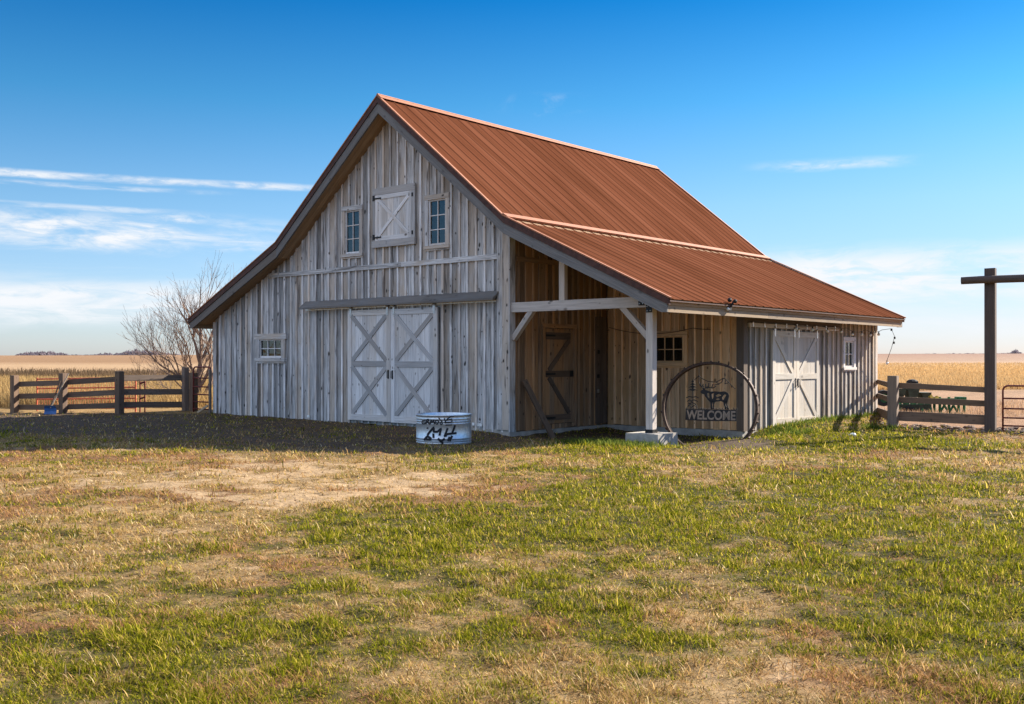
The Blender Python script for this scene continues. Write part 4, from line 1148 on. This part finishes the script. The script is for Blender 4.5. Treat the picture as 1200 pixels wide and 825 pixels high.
# ------------------------------------------------------------------ trees
def bare_tree(name, label, base, H, seed, mat='bark', stems=4, spread=.55, depth=5, dirs=None, group=None, rad0=.085):
    rs = random.Random(seed)
    root = empty(name, base, label, 'tree', group)
    tr = MB(); cr = MB()
    def grow(p, d, ln, r, lev):
        n = max(3, int(5-lev*.5)); pts = [p]; q = p.copy(); dd = d.copy(); side = []
        for i in range(n):
            dd = (dd+Vector((rs.gauss(0, .09), rs.gauss(0, .09), rs.gauss(.045, .06)))).normalized()
            q = q+dd*(ln/n); pts.append(q.copy()); side.append((q.copy(), dd.copy(), i/n))
        rr = [max(.004, r*(1-.5*i/n)) for i in range(n+1)]
        (tr if lev == 0 else cr).tube(pts, rr, [8, 6, 5, 4, 3, 3][min(lev, 5)], caps=False)
        if lev >= depth: return
        kids = [3, 2, 2, 1, 1][min(lev, 4)]
        for k in range(kids+rs.choice((0, 1))):
            qp, qd, t = side[rs.randrange(max(1, n//3), n)]
            ax = Vector((rs.gauss(0, 1), rs.gauss(0, 1), rs.gauss(0, .6))); ax = (ax-qd*ax.dot(qd)).normalized()
            nd = (qd*math.cos(.62)+ax*math.sin(.62)*rs.uniform(.7, 1.25)+Vector((0, 0, .10))).normalized()
            grow(qp, nd, ln*rs.uniform(.58, .85), max(.0045, r*.52), lev+1)
        grow(q, (dd+Vector((rs.gauss(0, .15), rs.gauss(0, .15), .1))).normalized(), ln*.80, max(.0045, r*.48), lev+1)
    for (dv, ln, r) in dirs:
        grow(Vector(base)-Vector((0, 0, .1)), Vector(dv).normalized(), ln, r, 0)
    tr.build('trunk', mat, root); cr.build('crown', mat, root); return root
tb = np.array(at(233, 470, 2, 0)); tdir = Vector((*(tb-CAM)[:2], 0)).normalized(); TB = Vector((CX, CY, 0))+tdir*42.5; TB.z = gz(TB.x, TB.y)
ru_ = Vector(RT); fu_ = Vector(FW)
def dv(r, f, u): return ru_*r+fu_*f+Vector((0, 0, u))
bare_tree('bare_tree', 'leafless spreading tree rising behind the small dark red gate', TB, 6, 11,
   dirs=[(dv(.05, .1, 1), 1.75, .15), (dv(-.12, -.25, 1), 1.4, .085), (dv(-.72, .05, .72), 1.3, .08), (dv(.42, .2, 1), 1.5, .10), (dv(-1.0, .2, .30), 1.15, .045)], depth=5)

# far woods on the skyline
def woods(name, spans, dist, mat):
    V_ = []; F_ = []; T_ = []
    for (pa, pb, h, dens) in spans:
        n = int((pb-pa)*dens)
        for i in range(n):
            px = pa+(pb-pa)*random.random(); t = (px-pa)/(pb-pa)
            hh = h*(.35+.65*math.sin(math.pi*min(1, max(0, t)))**.6)*(.55+.6*float(vn(np.array([px*.35]), np.array([h*1.0]), 77)[0]))*random.uniform(.45, 1.1)
            d = FW+RT*(px-600)/F_PX; dd = dist*random.uniform(.94, 1.06); p = CAM+d*dd; zg = gz(p[0], p[1])-1
            w = random.uniform(.8, 3.2)
            b = len(V_); hz = hh*dd/F_PX*random.uniform(.5, 1)
            for k in range(5):
                a = random.uniform(0, 6.28); r1 = w*random.uniform(.2, 1); z0_ = zg+hz*random.uniform(.0, .75)
                b = len(V_); V_ += [(p[0]+r1*math.cos(a), p[1]+r1*math.sin(a), z0_), (p[0]+r1*math.cos(a+1.2)+RT[0]*w*.4, p[1]+r1*math.sin(a+1.2)+RT[1]*w*.4, z0_+hz*.1), (p[0]+random.gauss(0, w*.3), p[1]+random.gauss(0, w*.3), zg+hz*random.uniform(.75, 1.05))]
                F_.append((b, b+1, b+2)); c = random.uniform(.7, 1.25); T_ += [(.21*c, .18*c, .20*c)]*3  # mauve grey puts the distance haze into the colour
    o = flat_mesh(name, V_, F_, 'wheat', np.array(T_)); return tag(o, kind='stuff')
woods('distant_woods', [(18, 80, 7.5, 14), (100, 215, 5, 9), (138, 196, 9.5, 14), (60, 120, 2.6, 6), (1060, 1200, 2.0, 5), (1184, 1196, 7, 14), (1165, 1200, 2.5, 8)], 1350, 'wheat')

# ------------------------------------------------------------------ grass
def blades(name, x, y, length, width, tilt, colour, mat, bend=.5):
    """one bent blade per point: 5 vertices, a quad and a tip (as 3 triangles)"""
    n = len(x); az = rng.uniform(0, 2*np.pi, n); z0_ = ground_z(x, y)-.008
    up = np.cos(tilt); ho = np.sin(tilt); dx, dy = np.cos(az), np.sin(az); sx, sy = -dy, dx
    tilt2 = np.minimum(tilt+bend*rng.uniform(.2, 1, n), 1.62); up2, ho2 = np.cos(tilt2), np.sin(tilt2)
    l1 = length*.55; l2 = length*.5
    mx, my, mz = x+dx*ho*l1, y+dy*ho*l1, z0_+up*l1
    tx, ty, tz_ = mx+dx*ho2*l2, my+dy*ho2*l2, mz+up2*l2
    w = width/2
    V_ = np.empty((n, 5, 3), 'f')
    V_[:, 0] = np.stack([x-sx*w, y-sy*w, z0_], -1); V_[:, 1] = np.stack([x+sx*w, y+sy*w, z0_], -1)
    V_[:, 2] = np.stack([mx+sx*w*.8, my+sy*w*.8, mz], -1); V_[:, 3] = np.stack([mx-sx*w*.8, my-sy*w*.8, mz], -1)
    V_[:, 4] = np.stack([tx, ty, tz_], -1)
    b = (np.arange(n)*5)[:, None]
    F_ = np.concatenate([b+np.array([[0, 1, 2]]), b+np.array([[0, 2, 3]]), b+np.array([[3, 2, 4]])], 0)
    o = flat_mesh(name, V_.reshape(-1, 3), F_, mat, np.repeat(colour, 5, 0)); return tag(o, kind='stuff')
# sample the yard in front of the barn, denser close by
NB = 860000
dist = 4.3*np.exp(rng.random(NB)*math.log(36/4.3)); th = rng.uniform(-.66, .66, NB)
px_ = CX+FW[0]*dist*np.cos(th)+RT[0]*dist*np.sin(th); py_ = CY+FW[1]*dist*np.cos(th)+RT[1]*dist*np.sin(th)
keep = lawn_zone(px_, py_) > rng.random(NB)
keep &= ~((np.abs(px_) < 8.33) & (py_ > D0-.05) & (py_ < 12.7)) & ~((px_ > -8.33) & (px_ < A+.1) & (py_ > -.1) & (py_ < 12.7))
keep &= ~((px_ > 7.7) & (px_ < 8.66) & (py_ > -.36) & (py_ < .56)) & (np.hypot(px_-TX, py_-TY) > TR+.02)
px_, py_, dist = px_[keep], py_[keep], dist[keep]
g = greenness(px_, py_)
porch = np.exp(-(((px_-6.4)/2.3)**4)-(((py_-1.7)/2.2)**4)); soil_shade = np.maximum(porch, ring_soil(px_, py_))
soil_shade = np.maximum(soil_shade, .78*sstep(-9.0, -5.5, py_-.35*np.minimum(px_, 0))*sstep(12.5, 8.5, np.abs(px_+4.0))*(py_ < .2))  # sparser grass where the barn's shadow is painted into the ground
soil_shade = np.maximum(soil_shade, .8*sstep(-3.0, -.5, py_)*(px_ < 4.3)*(px_ > -8.4)*(py_ < .2))
cl = fbm(px_*3.3, py_*3.3, 61, 3); tuft = fbm(px_*8.0, py_*8.0, 67, 2)
keep = (rng.random(len(g)) < np.clip(.10+1.0*sstep(-1.1, -.1, g), 0, 1)*np.clip(.35+1.4*sstep(.25, .62, tuft), 0, 1)) & (rng.random(len(g)) > soil_shade*.97)
px_, py_, dist, g, cl, tuft = (q[keep] for q in (px_, py_, dist, g, cl, tuft))
n = len(g); r = rng.random(n)
isg = r < sstep(-.6, .8, g)*.80+.10
hs = (.55+.8*sstep(.3, .75, cl)+.3*sstep(.2, 1.0, g))*np.where(rng.random(n) < .10, rng.uniform(1.2, 2.0, n), 1.0)
wid = np.clip(.0047*(dist/5.5)**.85, .004, .020)*rng.uniform(.6, 1.5, n)
grow_d = np.clip((dist/8)**.35, 1, 1.5)
v = rng.random((n, 1))
greenc = np.array([.065, .092, .004])*(1-v)+np.array([.34, .315, .018])*v
yel = np.array([.52, .41, .07]); w_ = (rng.random((n, 1)) < .22); greenc = np.where(w_, yel*(.7+.5*v), greenc)
dryc = np.array([.60, .40, .155])*(1-v)+np.array([.27, .155, .06])*v
pal = np.array([.72, .56, .30]); w_ = (rng.random((n, 1)) < .16); dryc = np.where(w_, pal, dryc)
red = sstep(.5, .72, fbm(px_*.8, py_*.8, 51, 3))[:, None]; dryc = dryc*(1-red*.5)+np.array([.38, .17, .075])*red*.5
colr = np.where(isg[:, None], greenc, dryc)*rng.uniform(.6, 1.25, (n, 1))
def sub(mask, name, lmin, lmax, tmin, tmax, bend):
    k = mask; ln = rng.uniform(lmin, lmax, k.sum())*hs[k]*grow_d[k]; tl = rng.uniform(tmin, tmax, k.sum())
    return blades(name, px_[k], py_[k], ln, wid[k], tl, colr[k], 'blade', bend)
sub(isg, 'green_grass', .025, .062, .2, 1.2, .8)
sub(~isg, 'dry_grass', .03, .075, .5, 1.45, .5)

# weeds by the pad and along the wall foot
def ring_pts(n, cx, cy, sx, sy): return cx+rng.normal(0, sx, n), cy+rng.normal(0, sy, n)
wx, wy = [], []
wc = np.array(at(715, 524, 2, -.1)); 
for (n_, cx_, cy_, sx_, sy_) in ((2600, wc[0], wc[1], .55, .30), (1400, 8.75, 8.5, .18, 1.8), (700, 8.9, 5.0, .18, .5), (500, 9.7, 4.0, .25, .35), (500, 10.9, 6.5, .3, .15)):
    a, b = ring_pts(n_, cx_, cy_, sx_, sy_); wx.append(a); wy.append(b)
wx = np.concatenate(wx); wy = np.concatenate(wy); k = ~((wx > 7.7) & (wx < 8.64) & (wy > -.36) & (wy < .54)) & (wx > np.where(wy > 3.8, 8.36, -99)); wx, wy = wx[k], wy[k]
v = rng.random((len(wx), 1))
blades('weeds', wx, wy, rng.uniform(.08, .2, len(wx)), rng.uniform(.010, .024, len(wx)), rng.uniform(.1, 1.0, len(wx)), np.array([.06, .11, .02])*(1-v)+np.array([.19, .21, .04])*v, 'blade', .8)

# fallen leaves, chaff and little clods strewn over the yard
m_ = 11000; ds = 4.6*np.exp(rng.random(m_)*math.log(30/4.6)); tt = rng.uniform(-.54, .54, m_)
lx = CX+FW[0]*ds*np.cos(tt)+RT[0]*ds*np.sin(tt); ly = CY+FW[1]*ds*np.cos(tt)+RT[1]*ds*np.sin(tt)
k = (lawn_zone(lx, ly) > .5) & ~((np.abs(lx) < 8.4) & (ly > -.05)) & (fbm(lx*.7, ly*.7, 131, 3) > rng.uniform(.25, .62, m_)); lx, ly, ds = lx[k], ly[k], ds[k]
v = rng.random((len(lx), 1))
blades('leaf_litter', lx, ly, rng.uniform(.02, .06, len(lx)), rng.uniform(.008, .03, len(lx))*np.clip(ds/9, .8, 1.6), rng.uniform(.9, 1.55, len(lx)), np.array([.30, .17, .085])*(1-v)+np.array([.11, .07, .045])*v, 'blade', .6)
# tall dry stalks in the fields beyond the fences
def field(name, n, d0, d1, t0, t1, h, w, c0, c1, cond, pw=1.0):
    dd = d0*np.exp(rng.random(n)**pw*math.log(d1/d0)); tt = rng.uniform(t0, t1, n)
    x = CX+FW[0]*dd+RT[0]*dd*tt; y = CY+FW[1]*dd+RT[1]*dd*tt
    k = cond(x, y, dd) & (lawn_zone(x, y) < .3); x, y, dd = x[k], y[k], dd[k]
    f = fbm(x*.25, y*.25, 91, 3); m = len(x); v = rng.random((m, 1))
    return blades(name, x, y, rng.uniform(.45, 1.1, m)*h*(.6+.8*f), w*(dd/40)**.7*rng.uniform(.6, 1.5, m), rng.uniform(0, .45, m), (c0*(1-v)+c1*v), 'wheat', .6)
field('tall_dry_grass', 52000, 33, 85, -.60, -.26, .62, .022, np.array([.50, .345, .150]), np.array([.33, .215, .09]), lambda x, y, d: (d > 37.0) & (x < -9.5))
field('brush_strip', 9000, 86, 125, -.62, -.30, .8, .03, np.array([.20, .13, .075]), np.array([.12, .085, .05]), lambda x, y, d: d > 0)
field('stubble', 16000, 31, 62, .33, .62, .22, .018, np.array([.52, .35, .22]), np.array([.36, .225, .13]), lambda x, y, d: (x > 8.6) & (y > 8.2))
field('corn_stalks', 90000, 57, 330, .30, .66, .46, .026, np.array([.60, .41, .20]), np.array([.42, .26, .11]), lambda x, y, d: d > 58+5*np.sin(x*.11), 1.6)

# ------------------------------------------------------------------ sky
w = bpy.data.worlds.new('World'); S.world = w; w.use_nodes = True
nt = w.node_tree
for q in list(nt.nodes): nt.nodes.remove(q)
n = N(nt); out = nt.nodes.new('ShaderNodeOutputWorld'); bg = nt.nodes.new('ShaderNodeBackground')
sky = n.node('ShaderNodeTexSky', sky_type='NISHITA'); sky.sun_disc = False; sky.sun_elevation = SUN_EL; sky.sun_rotation = SUN_AZ
sky.altitude = 500; sky.air_density = 1.0; sky.dust_density = .6; sky.ozone_density = 2.0
gen = n.node('ShaderNodeTexCoord').outputs['Generated']
sp3 = n.node('ShaderNodeSeparateXYZ'); nt.links.new(gen, sp3.inputs[0])
el = n.math('ARCSINE', n.math('MAXIMUM', n.math('MINIMUM', sp3.outputs[2], 1.0), -1.0))
az = n.math('ARCTAN2', sp3.outputs[0], sp3.outputs[1])          # compass bearing from +Y, clockwise
SKY_GRADE = [(0.0, (.405, .44, .60)), (.05, (.385, .445, .57)), (.12, (.30, .425, .515)), (.20, (.115, .35, .475)), (.28, (.014, .24, .43)), (.42, (.50, .58, .80)), (1, (.75, .82, .95))]
grade = n.ramp(n.math('DIVIDE', el, 1.2), SKY_GRADE)
col = n.mix(1.0, sky.outputs[0], grade, 'MULTIPLY')
sunward = n.math('MULTIPLY', n.maprange(az, -1.0, -.1), n.math('SUBTRACT', 1.0, n.maprange(el, .02, .26)))
dim = n.math('SUBTRACT', 1.0, n.math('MULTIPLY', sunward, .36)); dcol = n.node('ShaderNodeCombineColor')
nt.links.new(dim, dcol.inputs[0]); nt.links.new(dim, dcol.inputs[1]); nt.links.new(n.math('MULTIPLY_ADD', dim, .9, .10), dcol.inputs[2])
col = n.mix(1.0, col, dcol.outputs[0], 'MULTIPLY')
def AZ(px): return math.atan2(FW[0]+RT[0]*(px-600)/F_PX, FW[1]+RT[1]*(px-600)/F_PX)
def EL(px, py): t = (px-600)/F_PX; return math.atan((Y0-py)/F_PX/math.sqrt(1+t*t))
cv3 = n.node('ShaderNodeCombineXYZ'); nt.links.new(az, cv3.inputs[0]); nt.links.new(el, cv3.inputs[1])
def cloud(px0, px1, soft, py, half, sx, sy, lo, hi, amt, seed, tilt=0.0):
    """streak of cirrus between two bearings at one elevation"""
    a0, a1 = AZ(px0), AZ(px1); e0 = EL((px0+px1)/2, py); hw = half/F_PX; am = (a0+a1)/2
    vec = n.vmath('ADD', n.vmath('MULTIPLY', cv3.outputs[0], (sx, sy, 1)), (seed*3.1, seed*1.7, seed))
    f = n.noise(vec, 1, 6, .62, .6)
    f2 = n.noise(n.vmath('MULTIPLY', vec, (3.4, 1.6, 1.0)), 1, 5, .65, .8)
    ec = n.math('SUBTRACT', el, n.math('MULTIPLY_ADD', n.math('SUBTRACT', az, am), tilt, e0))
    ec = n.math('ADD', ec, n.math('MULTIPLY', n.math('SUBTRACT', f, .5), hw*.9))
    band = n.math('SUBTRACT', 1.0, n.maprange(n.math('ABSOLUTE', ec), hw*.15, hw))
    s_ = soft/F_PX
    side = n.math('MULTIPLY', n.maprange(az, a0-s_*.5, a0+s_), n.math('SUBTRACT', 1.0, n.maprange(az, a1-s_, a1+s_*.5)))
    return n.math('MULTIPLY', n.math('MULTIPLY', band, side), n.math('MULTIPLY', n.math('MULTIPLY', n.maprange(f, lo, hi), amt), n.maprange(f2, .30, .58, .45, 1.25)))
CL = [(-260, 378, 70, 205, 6, 11, 75, .22, .62, .75, 1), (-260, 260, 70, 212, 4, 14, 95, .35, .65, .4, 2), (-200, 205, 60, 238, 5, 12, 90, .3, .65, .45, 3),
      (-300, 350, 130, 266, 28, 8, 50, .34, .66, 1.0, 4), (120, 345, 80, 284, 18, 14, 70, .40, .72, .6, 5), (-300, 330, 160, 352, 36, 5, 34, .15, .60, .9, 6), (-300, 300, 160, 310, 30, 4, 40, .40, .80, .4, 14),
      (170, 260, 40, 258, 14, 22, 80, .42, .68, .6, 12), (850, 1500, 110, 318, 42, 7, 44, .26, .60, 1.0, 7), (980, 1600, 140, 286, 16, 9, 70, .42, .72, .55, 8), (890, 1065, 60, 192, 9, 12, 60, .35, .66, .45, 9), (585, 680, 40, 122, 16, 22, 40, .42, .7, .28, 10),
      (820, 1500, 120, 380, 40, 4, 26, .25, .75, .6, 13)]
tot = None
for c in CL:
    s_ = cloud(*c); tot = s_ if tot is None else n.math('MAXIMUM', tot, s_)
CLOUD = (2.95, 3.04, 3.16)
fill_veil = n.math('MULTIPLY', n.maprange(n.math('MULTIPLY', sp3.outputs[1], -1.0), .0, .45), n.maprange(el, .16, .5))
vf = n.noise(n.vmath('MULTIPLY', gen, (3.0, 2.0, 5.0)), 1, 5, .6, .5)
vamt = n.math('MULTIPLY', fill_veil, n.maprange(vf, .3, .7, .25, 1.0))
col = n.mix(tot, col, CLOUD)
col = n.mix(vamt, col, (3.9, 4.25, 4.9))      # unseen thin cloud behind the view, added to brighten the front wall
nt.links.new(col, bg.inputs[0]); bg.inputs[1].default_value = .112
nt.links.new(bg.outputs[0], out.inputs[0])
sun = bpy.data.lights.new('sun', 'SUN'); sun.energy = 5.0; sun.angle = R(.55); sun.color = (1.0, .90, .76)
so = bpy.data.objects.new('sun', sun); COL.objects.link(so); so.rotation_euler = (-SUN_DIR).to_track_quat('-Z', 'Y').to_euler(); so.location = (30, 60, 40)

# ------------------------------------------------------------------ camera
cam = bpy.data.cameras.new('camera'); co = bpy.data.objects.new('camera', cam); COL.objects.link(co)
cam.sensor_fit = 'HORIZONTAL'; cam.sensor_width = 36; cam.lens = 36*F_PX/1200; cam.shift_y = (Y0-412.5)/1200
co.location = CAM; co.rotation_euler = (math.pi/2, 0, YAW); cam.clip_start = .1; cam.clip_end = 9000
S.camera = co
S.view_settings.view_transform = 'Standard'; S.view_settings.look = 'None'; S.view_settings.exposure = 1.5; S.view_settings.gamma = 1; S.view_settings.use_curve_mapping = False
S.render.engine = 'CYCLES'
S.cycles.use_denoising = True; S.cycles.max_bounces = 5; S.cycles.transparent_max_bounces = 12; S.cycles.caustics_reflective = False; S.cycles.caustics_refractive = False
S.cycles.use_adaptive_sampling = True
